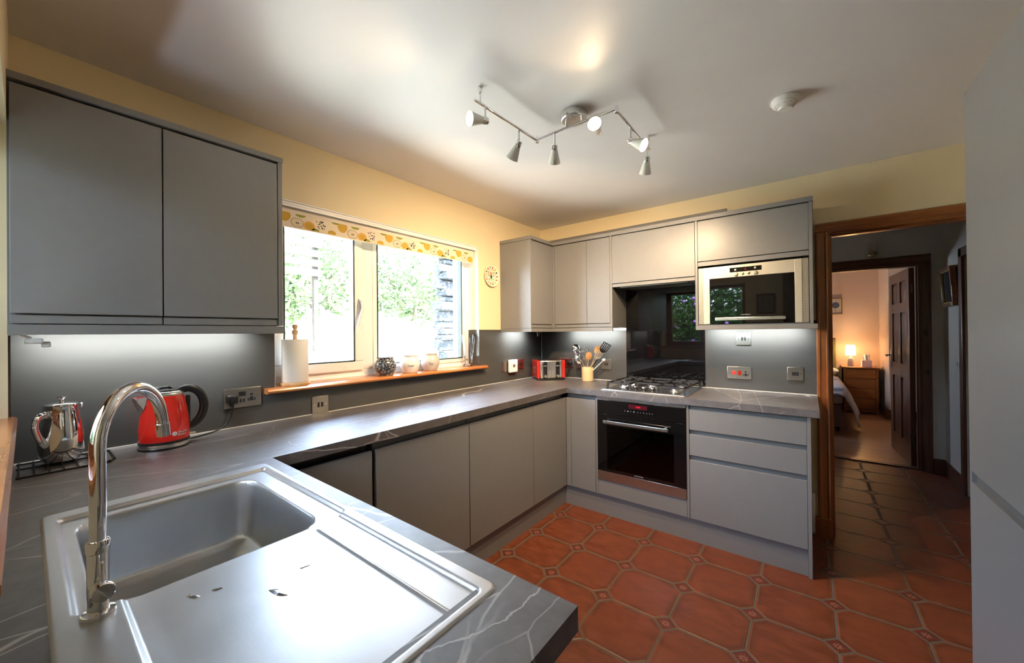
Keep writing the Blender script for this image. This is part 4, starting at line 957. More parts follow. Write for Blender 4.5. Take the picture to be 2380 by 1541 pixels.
m = MB(); m.T = TI; m.tube([(.330, -.032, 1.030), (.330, -.034, 1.0), (.322, -.038, .965), (.305, -.040, .935), (.285, -.045, .922), (.26, -.06, .918)], .0038, 8); m.build('flex', 'black', ts, local=True)

# ================================================================== CROCK WITH UTENSILS
CX, CY = .57, -.135
m = MB(); m.lathe([(.046, 0), (.0500, .002), (.0515, .06), (.0515, .120), (.0500, .124), (.0475, .124), (.0470, .060), (.0460, .008), (.001, .007)], (CX, CY, WT), 40)
m.build('utensil_crock', 'crock', label='cream stoneware crock holding cooking utensils beside the hob', cat='utensil crock')
def utensil(name, label, foot, tip, fn, mats, cat='utensil'):
    """foot, tip: ends of the handle; fn(m, tip, direction, side) adds the head"""
    t = thing(name, label, cat, foot, group='utensils in the cream crock'); a = Vector(foot); b = Vector(tip); d = (b-a).normalized(); s = Vector((.83, .55, 0)); s = (s-d*s.dot(d)).normalized()
    m = MB(); m.tube([a, a.lerp(b, .5), b], [.0035, .004, .004], 10); m.build('handle', mats[0], t)
    m = MB(); fn(m, b, d, s); m.build('head', mats[1], t); return t
def bowlhead(L, W_, depth=.010):
    def f(m, b, d, s):
        nrm = d.cross(s).normalized(); T = m.T
        m.T = Matrix(((s.x, nrm.x, d.x, b.x+d.x*L*.48), (s.y, nrm.y, d.y, b.y+d.y*L*.48), (s.z, nrm.z, d.z, b.z+d.z*L*.48), (0, 0, 0, 1)))
        n = 10; prev = None; rows = []
        for side in (0, 1):
            off = 0 if side else .0018
            g = []
            for i in range(n+1):
                v = -1+2*i/n; row = []
                for j in range(n+1):
                    u = -1+2*j/n; w_ = math.sqrt(max(0, 1-v*v)); x = u*w_*W_/2; r2 = (u*w_)**2+v*v
                    row.append(m.v(x, -depth*(1-r2)+off, v*L/2))
                g.append(row)
            for i in range(n):
                for j in range(n): m._f([g[i][j], g[i][j+1], g[i+1][j+1], g[i+1][j]])
        m.T = T
    return f
def whisk(m, b, d, s):
    q = d.cross(s).normalized()
    for k in range(6):
        a = PI*k/6; e_ = s*math.cos(a)+q*math.sin(a); pts = []
        for i in range(17):
            th = PI*2*i/16; pts.append(b+d*(.062*(1-math.cos(th)))+e_*(.036*math.sin(th)*(.55+.45*(1-math.cos(th))/2)*1.25))
        m.tube(pts[:-1], .0013, 6, closed=True)
def fork(n, L, W_, th=.0015):
    def f(m, b, d, s):
        q = d.cross(s).normalized()
        def qd(c0, c1, w0, w1):
            A = [m.v(*(c0+s*w0+q*th)), m.v(*(c0-s*w0+q*th)), m.v(*(c0-s*w0-q*th)), m.v(*(c0+s*w0-q*th))]; B2 = [m.v(*(c1+s*w1+q*th)), m.v(*(c1-s*w1+q*th)), m.v(*(c1-s*w1-q*th)), m.v(*(c1+s*w1-q*th))]
            m._f(A); m._f(B2[::-1]); m.bridge(A, B2)
        qd(b, b+d*L*.35, .005, W_/2)
        for i in range(n):
            o = s*(W_*(-.5+(i+.5)/n)); qd(b+d*L*.33+o, b+d*L+o*1.1, W_/n*.30, W_/n*.26)
        if n > 4: qd(b+d*L*.97, b+d*L*1.03, W_/2, W_/2)
    return f
f0 = (CX, CY, WT+.02)
utensil('serving_spoon', 'large steel spoon leaning left in the crock, highest at left', (CX+.015, CY, WT+.02), (.498, -.150, 1.135), bowlhead(.108, .070, .013), ('nickelbright', 'chrome'))
utensil('serving_spoon', 'smaller steel spoon leaning left over the crock rim, below the large one', (CX+.018, CY-.02, WT+.02), (.525, -.178, 1.062), bowlhead(.092, .058, .012), ('nickelbright', 'chrome'))
utensil('whisk', 'steel balloon whisk standing in the crock', (CX+.006, CY-.01, WT+.02), (.565, -.152, 1.085), whisk, ('nickelbright', 'chrome'))
utensil('wooden_spoon', 'brown wooden spoon at the front of the crock', (CX-.01, CY-.012, WT+.02), (.600, -.178, 1.095), bowlhead(.078, .056, .006), ('spoonwood', 'spoonwood'))
utensil('wooden_spoon', 'pale wooden spoon leaning right, behind the others', (CX-.02, CY+.008, WT+.02), (.650, -.130, 1.145), bowlhead(.085, .058, .006), ('lightwood', 'lightwood'))
utensil('slotted_spatula', 'black slotted spatula, rightmost in the crock', (CX-.03, CY+.01, WT+.02), (.690, -.110, 1.155), fork(5, .100, .074), ('black', 'black'))
utensil('pasta_server', 'steel pasta server with prongs leaning right over the crock', (CX-.028, CY-.012, WT+.02), (.665, -.165, 1.105), fork(4, .078, .062, .003), ('nickelbright', 'nickelbright'))
utensil('ladle', 'white plastic ladle with a curved tip, leaning furthest right and low', (CX-.03, CY-.0, WT+.02), (.705, -.12, 1.085), bowlhead(.035, .03, .012), ('white', 'white'))

# ================================================================== WINDOW SILL THINGS
t = thing('paper_towel_holder', 'white paper towel roll on a wooden upright stand at the left of the sill', 'paper towel', (-.018, -2.305, SILLZ))
m = MB(); m.lathe([(.068, 0), (.070, .003), (.070, .012), (.066, .016)], (-.018, -2.305, SILLZ), 40); m.build('base', 'lightwood', t)
m = MB(); m.lathe([(.020, .017), (.060, .017), (.062, .020), (.062, .235), (.060, .238), (.020, .238)], (-.018, -2.305, SILLZ), 40, cap0=False, cap1=False); m.build('paper_roll', 'paper', t)
m = MB(); m.lathe([(.010, .010), (.010, .262), (.0145, .264), (.0145, .284), (.010, .287), (.008, .293), (.0125, .300), (.014, .307), (.011, .315), (.001, .318)], (-.018, -2.305, SILLZ), 20); m.build('dowel', 'lightwood', t)
def pot(name, label, c, prof, mat, txt=None, extra=None):
    t = thing(name, label, 'jar', c); cc = (c[0], c[1], c[2])
    m = MB(); m.lathe(prof, cc, 40); m.build('body', mat, t)
    if txt:
        a0 = math.atan2(CAM.y-c[1], CAM.x-c[0])+extra
        def f(u, v, w):
            z = .045+v; r = [q for q in prof[:8] if q[1] <= z][-1][0]+.0035+w; a = a0+u/r; return (c[0]+r*math.cos(a), c[1]+r*math.sin(a), c[2]+z)
        text_mesh('lettering', txt, .020, 'ink', t, f, .0002, local=False)
    return t
def jarprof(s, r): return [(r*.62*s, 0), (r*.70*s, .002), (r*.86*s, .020*s), (r*.97*s, .042*s), (r*s, .058*s), (r*.97*s, .074*s), (r*.86*s, .090*s), (r*.74*s, .100*s), (r*.72*s, .104*s), (r*.80*s, .112*s), (r*.80*s, .116*s), (r*.70*s, .116*s), (r*.66*s, .104*s), (r*.8*s, .05*s), (r*.5*s, .006*s)]
pot('speckled_jar', 'dark speckled glazed round jar, leftmost of the three jars on the sill', (-.005, -1.775, SILLZ), jarprof(1.0, .066), 'speckle')
pot('sugar_jar', 'cream glazed sugar jar, middle one of the three jars', (-.018, -1.578, SILLZ), jarprof(1.03, .064), 'potwhite', 'Sugar', .12)
t = pot('tea_jar', 'grey-cream glazed tea jar with a small handle, rightmost of the three jars', (-.022, -1.400, SILLZ), jarprof(1.05, .063), 'potgrey', 'Tea', .1)
m = MB(); m.tube([(-.022, -1.344, SILLZ+.098), (-.022, -1.332, SILLZ+.096), (-.022, -1.327, SILLZ+.085), (-.022, -1.336, SILLZ+.072)], .005, 10); m.build('ear_handle', 'potgrey', t)
t = thing('crystal_vase', 'tall cut-crystal vase at the right end of the sill', 'vase', (-.035, -1.000, SILLZ))
m = MB(); N_ = 24; prev = None; first = None
vp = [(.040, 0), (.042, .006), (.034, .014), (.027, .026), (.029, .045), (.035, .085), (.042, .14), (.049, .20), (.054, .250), (.051, .250), (.045, .20), (.036, .12), (.026, .06), (.012, .045), (.001, .044)]
for k, (r, z) in enumerate(vp):
    R = []
    for i in range(N_*2):
        a = 2*PI*i/(N_*2); rr = r*(1+(.045*math.cos(N_/2*a+z*90) if 1 < k < 8 else 0)); R.append(m.v(-.035+rr*math.cos(a), -1.0+rr*math.sin(a), SILLZ+z))
    if prev: m.bridge(prev, R)
    else: m._f(R[::-1])
    prev = R
m.build('body', 'crystal', t, flat=True)
m = MB()
for i in range(12):
    for sgn in (-1, 1):
        pts = []
        for k in range(9):
            z = .06+.16*k/8; a = 2*PI*i/12+sgn*k*.13; r = .031+.018*(z-.045)/.155+.0015; pts.append((-.035+r*math.cos(a), -1.0+r*math.sin(a), SILLZ+z))
        m.tube(pts, .0009, 4)
m.build('cut_pattern', 'crystal', t)
# roller blind
t = thing('roller_blind', 'rolled-up fruit-patterned roller blind across the top of the window', 'blind', (-.05, -1.66, 1.93))
m = MB(); m.box(-.070, -.004, WY0+.005, WY1-.012, 2.014, 2.029, .003); m.box(-.012, -.004, WY0+.005, WY1-.012, 2.004, 2.014); m.build('head_rail', 'white', t)
m = MB(); m.cyl((-.045, WY0+.02, 1.983), (-.045, WY1-.03, 1.983), .024, n=24); m.build('fabric_roll', plain('blind_back', (.76, .66, .56, 1), .7), t)
m = MB(); m.box(-.072, -.010, WY1-.022, WY1-.012, 1.955, 2.014, .003); m.build('bracket', 'white', t)
CLOTH = ['cloth', 'mustard', 'olive', 'orange', 'cream', 'charcoal']
for nme, cc in (('cloth', (.80, .70, .55, 1)), ('mustard', (.62, .40, .08, 1)), ('olive', (.33, .34, .08, 1)), ('orange', (.75, .42, .12, 1)), ('cream', (.78, .66, .48, 1)), ('charcoal', (.12, .10, .11, 1))):
    tt = NT('blind_'+nme); d = tt.n('BsdfDiffuse'); d.inputs[0].default_value = cc; tr = tt.n('BsdfTranslucent'); tr.inputs[0].default_value = cc
    mx = tt.n('MixShader'); mx.inputs[0].default_value = .12; tt.l(d.outputs[0], mx.inputs[1]); tt.l(tr.outputs[0], mx.inputs[2]); tt.l(mx.outputs[0], tt.out.inputs[0]); M[nme] = tt.m
m = MB(); bz0, bz1 = 1.905, 1.978; m.mi = 0; m.box(-.0232, -.0220, WY0+.025, WY1-.035, bz0, bz1)
def blob(cy_, cz, ry, rz_, mi, x=-.0215, n=20, shape=None, out=True):
    def clip(y, z): return (x, min(max(y, WY0+.026), WY1-.036), min(max(z, bz0+.001), bz1-.001))
    ps = []
    for i in range(n):
        a = 2*PI*i/n; k = shape(a) if shape else 1; ps.append((cy_+ry*k*math.cos(a), cz+rz_*k*math.sin(a)))
    m.mi = mi; c0 = m.v(*clip(cy_, cz)); R = [m.v(*clip(y, z)) for y, z in ps]
    for i in range(n):
        try: m._f([c0, R[i], R[(i+1) % n]])
        except Exception: pass
y = WY0+.06; k = 0
while y < WY1-.05:
    j = k % 5
    if j == 0: blob(y, 1.958, .030, .040, 1, shape=lambda a: 1-.25*max(0, -math.sin(a)))
    if j == 1:
        blob(y, 1.932, .032, .027, 5, shape=lambda a: 1-.12*math.sin(a)**8); blob(y, 1.932, .030, .025, 4, x=-.0211, shape=lambda a: 1-.12*math.sin(a)**8)
        blob(y-.004, 1.930, .003, .006, 5, x=-.0207, n=8); blob(y+.005, 1.930, .003, .006, 5, x=-.0207, n=8)
    if j == 2: blob(y, 1.926, .030, .026, 3); blob(y+.0, 1.926, .024, .020, 1, x=-.0211, shape=lambda a: .6+.4*abs(math.cos(4*a))); blob(y-.045, 1.975, .026, .012, 2)
    if j == 3:
        for q in range(26): blob(y+random.uniform(-.024, .024), 1.945+random.uniform(-.022, .022), .0035, .0035, 5, n=6)
        blob(y-.03, 1.908, .022, .012, 2)
    if j == 4: blob(y, 1.912, .024, .016, 1); blob(y+.02, 1.976, .022, .010, 2)
    y += .062; k += 1
m.build('patterned_cloth', [M[q] for q in CLOTH], t, flat=True)
m = MB(); m.box(-.026, -.019, WY0+.025, WY1-.035, bz0-.006, bz0); m.build('hem_bar', 'cloth', t)

# ================================================================== WALL PLATE, CEILING LIGHT, ALARM, CABLES, LEDS
t = thing('decorative_plate', 'small round painted plate with folk flower pattern on the cream wall', 'wall plate', (.0, -.764, 1.818))
m = MB(); m.lathe([(.060, .0), (.080, .010), (.091, .014), (.0925, .016), (.091, .018), (.078, .0135), (.058, .006), (.001, .005)], (.001, -.764, 1.818), 48, ax=(1, 0, 0)); m.build('dish', plain('plate_cream', (.80, .72, .55, 1), .25), t)
for nme, cc in (('p_navy', (.02, .03, .07, 1)), ('p_red', (.50, .05, .02, 1)), ('p_orange', (.75, .28, .06, 1)), ('p_blue', (.12, .30, .45, 1)), ('p_green', (.12, .25, .10, 1))): M[nme] = plain(nme, cc, .3)
m = MB(); cx0 = Vector((0, -.764, 1.818))
def pb(u, v, a, b, rot, mi, n=10):
    m.mi = mi; r = math.hypot(u, v); x = .0078 if r < .055 else .0078+(r-.055)*.28
    c0 = m.v(x+.0006, -.764+u, 1.818+v); R = []
    for i in range(n):
        th = 2*PI*i/n; p, q = a*math.cos(th), b*math.sin(th); uu, vv = u+p*math.cos(rot)-q*math.sin(rot), v+p*math.sin(rot)+q*math.cos(rot); rr = math.hypot(uu, vv)
        R.append(m.v((.0078 if rr < .055 else .0078+(rr-.055)*.28)+.0005, -.764+uu, 1.818+vv))
    for i in range(n): m._f([c0, R[i], R[(i+1) % n]])
for i in range(14):
    a = 2*PI*i/14; pb(.070*math.cos(a), .070*math.sin(a), .011, .006, a+.6, (1, 0, 2, 1, 3)[i % 5]); pb(.054*math.cos(a+.2), .054*math.sin(a+.2), .007, .0035, a-.5, (3, 4, 1)[i % 3])
pb(0, -.006, .020, .012, PI/2, 0); pb(0, .016, .014, .013, 0, 2); pb(0, .028, .005, .011, 0, 2); pb(-.010, .022, .004, .009, .4, 1); pb(.010, .022, .004, .009, -.4, 1); pb(0, -.034, .010, .004, PI/2, 4)
for s in (-1, 1): pb(s*.026, .0, .012, .005, s*.8, 3); pb(s*.030, .028, .010, .005, -s*.6, 3); pb(s*.022, -.028, .011, .004, s*.5, 4); pb(s*.036, .012, .006, .004, 0, 1)
m.build('painted_pattern', ['p_navy', 'p_red', 'p_orange', 'p_blue', 'p_green'], t)

BZL = 2.2975
cl = thing('spotlight_bar', 'chrome zigzag ceiling light with six small spot heads', 'ceiling light', (1.255, -1.60, H))
m = MB(); m.lathe([(.060, 0), (.061, -.003), (.059, -.030), (.055, -.034), (.001, -.035)], (1.255, -1.600, H-.0005), 44); m.build('ceiling_rose', 'nickelbright', cl)
J1, J2 = (1.050, -1.603), (1.462, -1.600)
def rod(name, a, b, r=.0062, z=BZL, zb_=None, mat='chrome'):
    m = MB(); m.cyl((a[0], a[1], z), (b[0], b[1], zb_ if zb_ is not None else z), r, n=16); return m.build(name, mat, cl)
rod('light_bar', (1.036, -2.040), J1, z=BZL-.004); rod('light_bar', J1, J2, z=BZL+.004); rod('light_bar', J2, (1.458, -1.160), z=BZL-.004)
for J in (J1, J2):
    m = MB(); m.cyl((J[0], J[1], BZL-.014), (J[0], J[1], BZL+.015), .0085, n=18); m.build('joint', 'chrome', cl)
for x in (1.215, 1.297):
    m = MB(); m.cyl((x, -1.601, BZL), (x, -1.601, H-.034), .005, n=12); m.build('support_stem', 'chrome', cl)
for x, y in ((1.040, -2.010), (1.458, -1.172)):
    m = MB(); m.cyl((x, y, BZL), (x, y, H-.022), .004, n=12); m.lathe([(.0042, -.028), (.0088, -.014), (.0095, -.006), (.0095, 0)], (x, y, H), 16); m.build('support_stem', 'chrome', cl)
LAMPW = (9, 45, 135, 5, 10, 110)
heads = [((1.040, -1.980), (-.78, -.20, -.56)), ((1.036, -1.738), (-.42, -.70, .58)), ((1.150, -1.602), (.04, -.78, .62)), ((1.376, -1.601), (-.42, -.05, -.90)), ((1.456, -1.421), (.62, -.52, -.58)), ((1.457, -1.195), (.06, -.82, .56))]
def scr(a, b, c_): return (RT*a+UP*b+FW*c_).normalized()
for i, ((x, y), (a, b, c_)) in enumerate(heads):
    zj = BZL-.055; d = scr(a, b, c_)
    m = MB(); m.cyl((x, y, BZL-.002), (x, y, zj), .0052, n=12); m.cyl((x, y, zj+.012), (x, y, zj-.002), .0064, n=12); m.build('drop_stem', 'chrome', cl)
    base = Vector((x, y, zj-.010))-d*.012
    m = MB(); m.lathe([(.0135, 0), (.0152, .003), (.0152, .026), (.0150, .028)], base, 24, ax=d); hd_ = m.build('spot_head', 'chrome', cl)
    m = MB(); m.lathe([(.0150, .026), (.0300, .088), (.0290, .088), (.0140, .028)], base, 28, ax=d, cap0=False, cap1=False); m.build('shade', 'shade', hd_)
    m = MB(); m.lathe([(.001, .072), (.0235, .072), (.0262, .080), (.020, .084), (.001, .086)], base, 24, ax=d); m.build('bulb', 'bulb', hd_)
    ld = bpy.data.lights.new('spot_lamp', 'SPOT'); ld.energy = LAMPW[i]; ld.color = (1, .71, .42); ld.spot_size = math.radians(165 if i in (1, 2, 5) else 98); ld.spot_blend = 1 if i in (1, 2, 5) else .8; ld.shadow_soft_size = .02
    lo = bpy.data.objects.new('spot_lamp', ld); COL.objects.link(lo); lo.parent = cl; lo.location = base+d*.092-WORLD[cl.name]; lo.rotation_euler = d.to_track_quat('-Z', 'Y').to_euler()
t = thing('smoke_alarm', 'round white smoke alarm on the ceiling', 'smoke alarm', (2.035, -1.110, H))
m = MB(); m.lathe([(.052, 0), (.054, -.004), (.054, -.014), (.050, -.020), (.047, -.021)], (2.035, -1.110, H-.0005), 44); m.build('base', 'white', t)
m = MB(); m.lathe([(.047, -.020), (.046, -.026), (.034, -.036), (.026, -.038), (.024, -.046), (.001, -.047)], (2.035, -1.110, H-.0005), 44); m.build('sensor_cap', 'white', t)
m = MB()
for i in range(3): a = -2.2+i*.6; m.cyl((2.035+.039*math.cos(a), -1.11+.039*math.sin(a), H-.033), (2.035+.039*math.cos(a), -1.11+.039*math.sin(a), H-.0325), .003, n=8)
m.build('vent_slots', 'greyink', t)
def led(label, c, sx, sy, power, z=1.3735):
    t = thing('led_strip', label, 'under-cabinet light', (c[0], c[1], z), group='strip lights under the wall cabinets')
    m = MB(); m.box(c[0]-sx/2, c[0]+sx/2, c[1]-sy/2, c[1]+sy/2, z-.006, z); m.build('housing', 'white', t)
    m = MB(); m.box(c[0]-sx/2+.002, c[0]+sx/2-.002, c[1]-sy/2+.002, c[1]+sy/2-.002, z-.0075, z-.006); m.build('diffuser', 'led', t)
    ld = bpy.data.lights.new('strip_lamp', 'AREA'); ld.shape = 'RECTANGLE'; ld.size = sx; ld.size_y = sy; ld.energy = power; ld.color = (.98, 1, .97)
    lo = bpy.data.objects.new('strip_lamp', ld); COL.objects.link(lo); lo.parent = t; lo.location = (0, 0, -.009); ld.spread = math.radians(125)
    lo.rotation_euler = (0, math.radians(45), 0) if sx < sy else (math.radians(45), 0, 0)
led('white strip light under the far-left wall cabinet', (.095, -2.86, 0), .014, .62, 7.0)
led('short white strip light under the corner wall cabinet', (.095, -.46, 0), .014, .26, 3.6)
led('white strip light under the double-door wall cabinet', (.60, -.095, 0), .48, .014, 6.0)
led('white strip light under the microwave cabinet', (1.80, -.095, 0), .56, .014, 7.0)
m = MB(); m.tube(smooth_path([(.24, -.42, 1.373), (.225, -.405, 1.335), (.19, -.35, 1.312), (.14, -.27, 1.306), (.09, -.18, 1.318), (.055, -.10, 1.345), (.05, -.07, 1.373)]), .0035, 8)
m.build('loose_cable', 'cable', label='white cable looping under the corner wall cabinet', cat='cable')
t = thing('cable_connector', 'white cable connector hanging under the left wall cabinet', 'connector', (.2, -3.17, 1.33))
m = MB(); m.tube([(.20, -3.190, 1.372), (.21, -3.182, 1.345), (.205, -3.165, 1.335)], .004, 8); m.build('lead', 'cable', t)
m = MB(); m.box(.19, .215, -3.178, -3.140, 1.318, 1.334, .004); m.box(.192, .205, -3.145, -3.125, 1.306, 1.324, .004); m.build('plug_block', 'cable', t)

# picture on the sink wall (seen mirrored in the microwave door)
t = thing('framed_picture', 'dark-framed picture on the sink wall, right of the sink window', 'picture', (1.68, SY, 1.67))
m = MB(); m.box(1.585, 1.600, SY, SY+.018, 1.55, 1.80, .002); m.box(1.765, 1.78, SY, SY+.018, 1.55, 1.80, .002); m.box(1.6, 1.765, SY, SY+.018, 1.55, 1.566, .002); m.box(1.6, 1.765, SY, SY+.018, 1.784, 1.80, .002); m.build('frame', 'dark_x', t)
m = MB(); m.box(1.599, 1.766, SY, SY+.006, 1.565, 1.785); m.build('print', plain('grey_print', (.30, .28, .24, 1), .3, var=.4, scale=30), t)

# ================================================================== HALL AND BEDROOM
t = thing('framed_picture', 'narrow dark picture in an orange wooden frame on the hall wall', 'picture', (3.09, 1.76, 1.7))
Tm = Matrix.Translation((3.085, 1.765, 1.70)) @ Matrix.Rotation(math.radians(-3), 4, 'Y')
m = MB(); m.T = Tm
m.box(-.034, 0, -.165, -.135, -.17, .17, .002); m.box(-.034, 0, .135, .165, -.17, .17, .002); m.box(-.034, 0, -.135, .135, -.17, -.14, .002); m.box(-.034, 0, -.135, .135, .14, .17, .002); m.build('frame', 'pine_z', t)
m = MB(); m.T = Tm; m.box(-.028, -.022, -.138, -.128, -.142, .142); m.box(-.028, -.022, .128, .138, -.142, .142); m.box(-.028, -.022, -.13, .13, .132, .142); m.box(-.028, -.022, -.13, .13, -.142, -.132); m.build('gilt_slip', plain('gilt', (.6, .42, .12, 1), .3, .8), t)
m = MB(); m.T = Tm; m.box(-.018, -.012, -.13, .13, -.133, .133); m.build('print', plain('dark_print', (.06, .07, .08, 1), .12, var=.5, scale=20), t)
t = thing('light_switch', 'white light switch on the hall wall', 'switch', (3.09, 1.60, 1.04)); m = MB(); m.box(3.080, 3.0895, 1.555, 1.645, .995, 1.083, .003); m.build('plate', 'white', t); m = MB(); m.box(3.075, 3.080, 1.585, 1.612, 1.022, 1.056, .001); m.build('rocker', 'white', t)
t = thing('doorbell', 'brass bell with clapper bracket above the bedroom door', 'bell', (2.61, 2.03, 2.10))
m = MB(); m.box(2.585, 2.640, 2.012, 2.029, 2.118, 2.20, .003); m.build('bell_box', plain('pink_box', (.55, .45, .40, 1), .5), t)
m = MB(); m.lathe([(.036, 0), (.034, .012), (.022, .024), (.001, .028)], (2.615, 2.008, 2.085), 28, ax=(0, -1, 0)); m.cyl((2.615, 2.028, 2.085), (2.615, 2.006, 2.085), .004); m.build('gong', plain('brass', (.45, .40, .22, 1), .3, .9), t)
# chest of drawers
t = thing('chest_of_drawers', 'pine four-drawer chest against the bedroom wall', 'chest of drawers', (2.75, 5.2, 0))
cy0, cy1 = 4.99, 5.40
m = MB(); m.box(2.545, 2.955, cy0+.02, cy1, .03, .715); m.box(2.545, 2.575, cy0, cy1, 0, .715); m.box(2.925, 2.955, cy0, cy1, 0, .715); m.box(2.575, 2.925, cy0, cy0+.02, .03, .09); m.build('body', 'chest', t)
m = MB(); m.box(2.525, 2.975, cy0-.02, cy1+.005, .716, .738, .006); m.build('top', 'chest', t)
for i in range(4):
    z = .095+i*.155; m = MB(); m.box(2.578, 2.922, cy0-.008, cy0+.019, z, z+.147, .004); m.build('drawer', 'chest', t)
tl = thing('table_lamp', 'lit table lamp with white shade and grey base on the bedroom chest', 'lamp', (2.645, 5.15, .738))
m = MB(); m.lathe([(.034, 0), (.042, .004), (.038, .08), (.028, .135), (.020, .140), (.012, .142), (.012, .19)], (2.645, 5.15, .7385), 28); m.build('lamp_base', plain('grey_ceramic', (.36, .33, .32, 1), .35), tl)
tt = NT('lampshade_fabric'); tr = tt.n('BsdfTranslucent'); tr.inputs[0].default_value = (.95, .85, .65, 1); df = tt.n('BsdfDiffuse'); df.inputs[0].default_value = (.9, .85, .75, 1); mx = tt.n('MixShader'); mx.inputs[0].default_value = .7
tt.l(df.outputs[0], mx.inputs[1]); tt.l(tr.outputs[0], mx.inputs[2]); em = tt.n('Emission'); em.inputs[0].default_value = (1, .72, .34, 1); em.inputs[1].default_value = 2.2; ad = tt.n('AddShader'); tt.l(mx.outputs[0], ad.inputs[0]); tt.l(em.outputs[0], ad.inputs[1]); tt.l(ad.outputs[0], tt.out.inputs[0]); M['shadecloth'] = tt.m
m = MB(); m.lathe([(.064, .180), (.056, .345)], (2.645, 5.15, .7385), 32, cap0=False, cap1=False); m.build('lamp_shade', 'shadecloth', tl)
ld = bpy.data.lights.new('table_lamp_bulb', 'POINT'); ld.energy = 17; ld.color = (1, .62, .30); ld.shadow_soft_size = .045
lo = bpy.data.objects.new('table_lamp_bulb', ld); COL.objects.link(lo); lo.parent = tl; lo.location = (0, 0, .27)
t = thing('tissue_box', 'patterned white tissue box beside the bedroom lamp', 'tissue box', (2.84, 5.15, .738))
m = MB(); m.box(2.775, 2.895, 5.08, 5.20, .7385, .845, .003); m.build('carton', plain('tissue_carton', (.80, .66, .66, 1), .5, var=.25, scale=25), t)
m = MB(); a = [m.v(2.80+.012*i, 5.14+.012*math.sin(i*1.9), .845) for i in range(7)]; b = [m.v(2.795+.013*i, 5.14+.02*math.sin(i*2.3+1), .89+.065*abs(math.sin(i*1.35+.4))) for i in range(7)]
for i in range(6): m._f([a[i], a[i+1], b[i+1], b[i]])
m.build('tissue', 'paper', t)
t = thing('framed_picture', 'pale picture of a blue flower in a thin gold frame on the bedroom wall', 'picture', (2.40, 5.42, 1.73))
for q in ((2.20, 2.212, 1.60, 1.88), (2.555, 2.567, 1.60, 1.88), (2.212, 2.555, 1.60, 1.612), (2.212, 2.555, 1.868, 1.88)):
    m = MB() if q[0] == 2.20 else m; m.box(q[0], q[1], 5.40, 5.419, q[2], q[3])
m.build('frame', plain('gold_frame', (.45, .28, .10, 1), .4, .3), t)
m = MB(); m.box(2.212, 2.555, 5.412, 5.416, 1.612, 1.868); pr_ = m.build('print', plain('pale_print', (.62, .58, .56, 1), .5), t)
m = MB()
for i in range(9): a = i*2*PI/9; m.cyl((2.475+.034*math.cos(a), 5.4118, 1.76+.034*math.sin(a)), (2.475+.034*math.cos(a), 5.4105, 1.76+.034*math.sin(a)), .020, n=12)
m.cyl((2.475, 5.4118, 1.76), (2.475, 5.410, 1.76), .035, n=14); m.box(2.468, 2.474, 5.4105, 5.4118, 1.64, 1.73); m.build('flower_drawing', plain('blue_grey_ink', (.12, .16, .28, 1), .6), pr_)
# bed
bd_ = thing('bed', 'double bed with white purple-flowered duvet, its side edge in the bedroom doorway', 'bed', (2.0, 4.4, 0))
m = MB(); m.box(1.15, 2.44, 3.35, 5.28, .07, .36, .02); m.build('divan_base', plain('mauve_divan', (.20, .14, .15, 1), .8), bd_)
m = MB(); m.box(1.15, 2.45, 3.33, 5.28, .36, .56, .05, 3); m.build('mattress', 'paper', bd_)
m = MB(); m.box(1.12, 2.47, 5.29, 5.36, .30, 1.20, .015); m.build('headboard', plain('olive_headboard', (.13, .12, .05, 1), .8), bd_)
m = MB(); m.ball((2.19, 5.03, .66), 1, 12, .30, .18, .085); m.build('pillow', 'paper', bd_)
for x in (1.25, 2.40):
    m = MB(); m.cyl((x, 3.42, .02), (x, 3.42, .07), .02, n=12); m.cyl((x-.01, 3.42, .022), (x+.01, 3.42, .022), .022, n=14); m.build('castor', 'black', bd_)
def mk_duvet():
    t = NT('floral_duvet'); p = t.pos(); vo = t.n('TexVoronoi'); t.l(p, vo.inputs['Vector']); vo.inputs['Scale'].default_value = 3.1
    n = t.noise(p, 14, 3); d = t.math('ADD', vo.outputs['Distance'], t.math('MULTIPLY', t.math('SUBTRACT', n, .5), .35))
    f = t.math('SUBTRACT', 1, t.ss(d, .16, .24)); f2 = t.math('SUBTRACT', 1, t.ss(d, .06, .10)); lf = t.math('MULTIPLY', t.ss(t.noise(p, 6, 2), .60, .64), .8)
    c = t.mix(lf, (.62, .56, .56, 1), (.10, .10, .16, 1)); c = t.mix(f, c, (.22, .07, .22, 1)); c = t.mix(f2, c, (.05, .02, .07, 1)); t.bsdf(Base_Color=c, Roughness=.8); return t.m
M['duvet'] = mk_duvet()
m = MB(); rows = []
for i in range(31):
    y = 3.22+i*(4.88-3.22)/30; row = []
    for j in range(26):
        s = j/25*1.75; wv_ = .022*math.sin(y*9+s*3)+.015*math.sin(y*17)
        corner = max(0, 1-(y-3.22)/.25)
        if s < 1.30: x, z = 1.16+s, .60+.035*math.sin(y*4)*math.sin(s*3)-.10*corner**2
        else:
            q = (s-1.30)/.45; x = 2.46+.16*math.sin(q*1.2)+wv_*q; z = .60-.34*q-.05*q*q-.10*corner**2+.03*math.sin(y*6)*q
        row.append(m.v(x, y, z))
    rows.append(row)
for i in range(30):
    for j in range(25): m._f([rows[i][j], rows[i+1][j], rows[i+1][j+1], rows[i][j+1]])
dv = m.build('duvet', 'duvet', bd_, sharp=180); sm = dv.modifiers.new('thickness', 'SOLIDIFY'); sm.thickness = .02

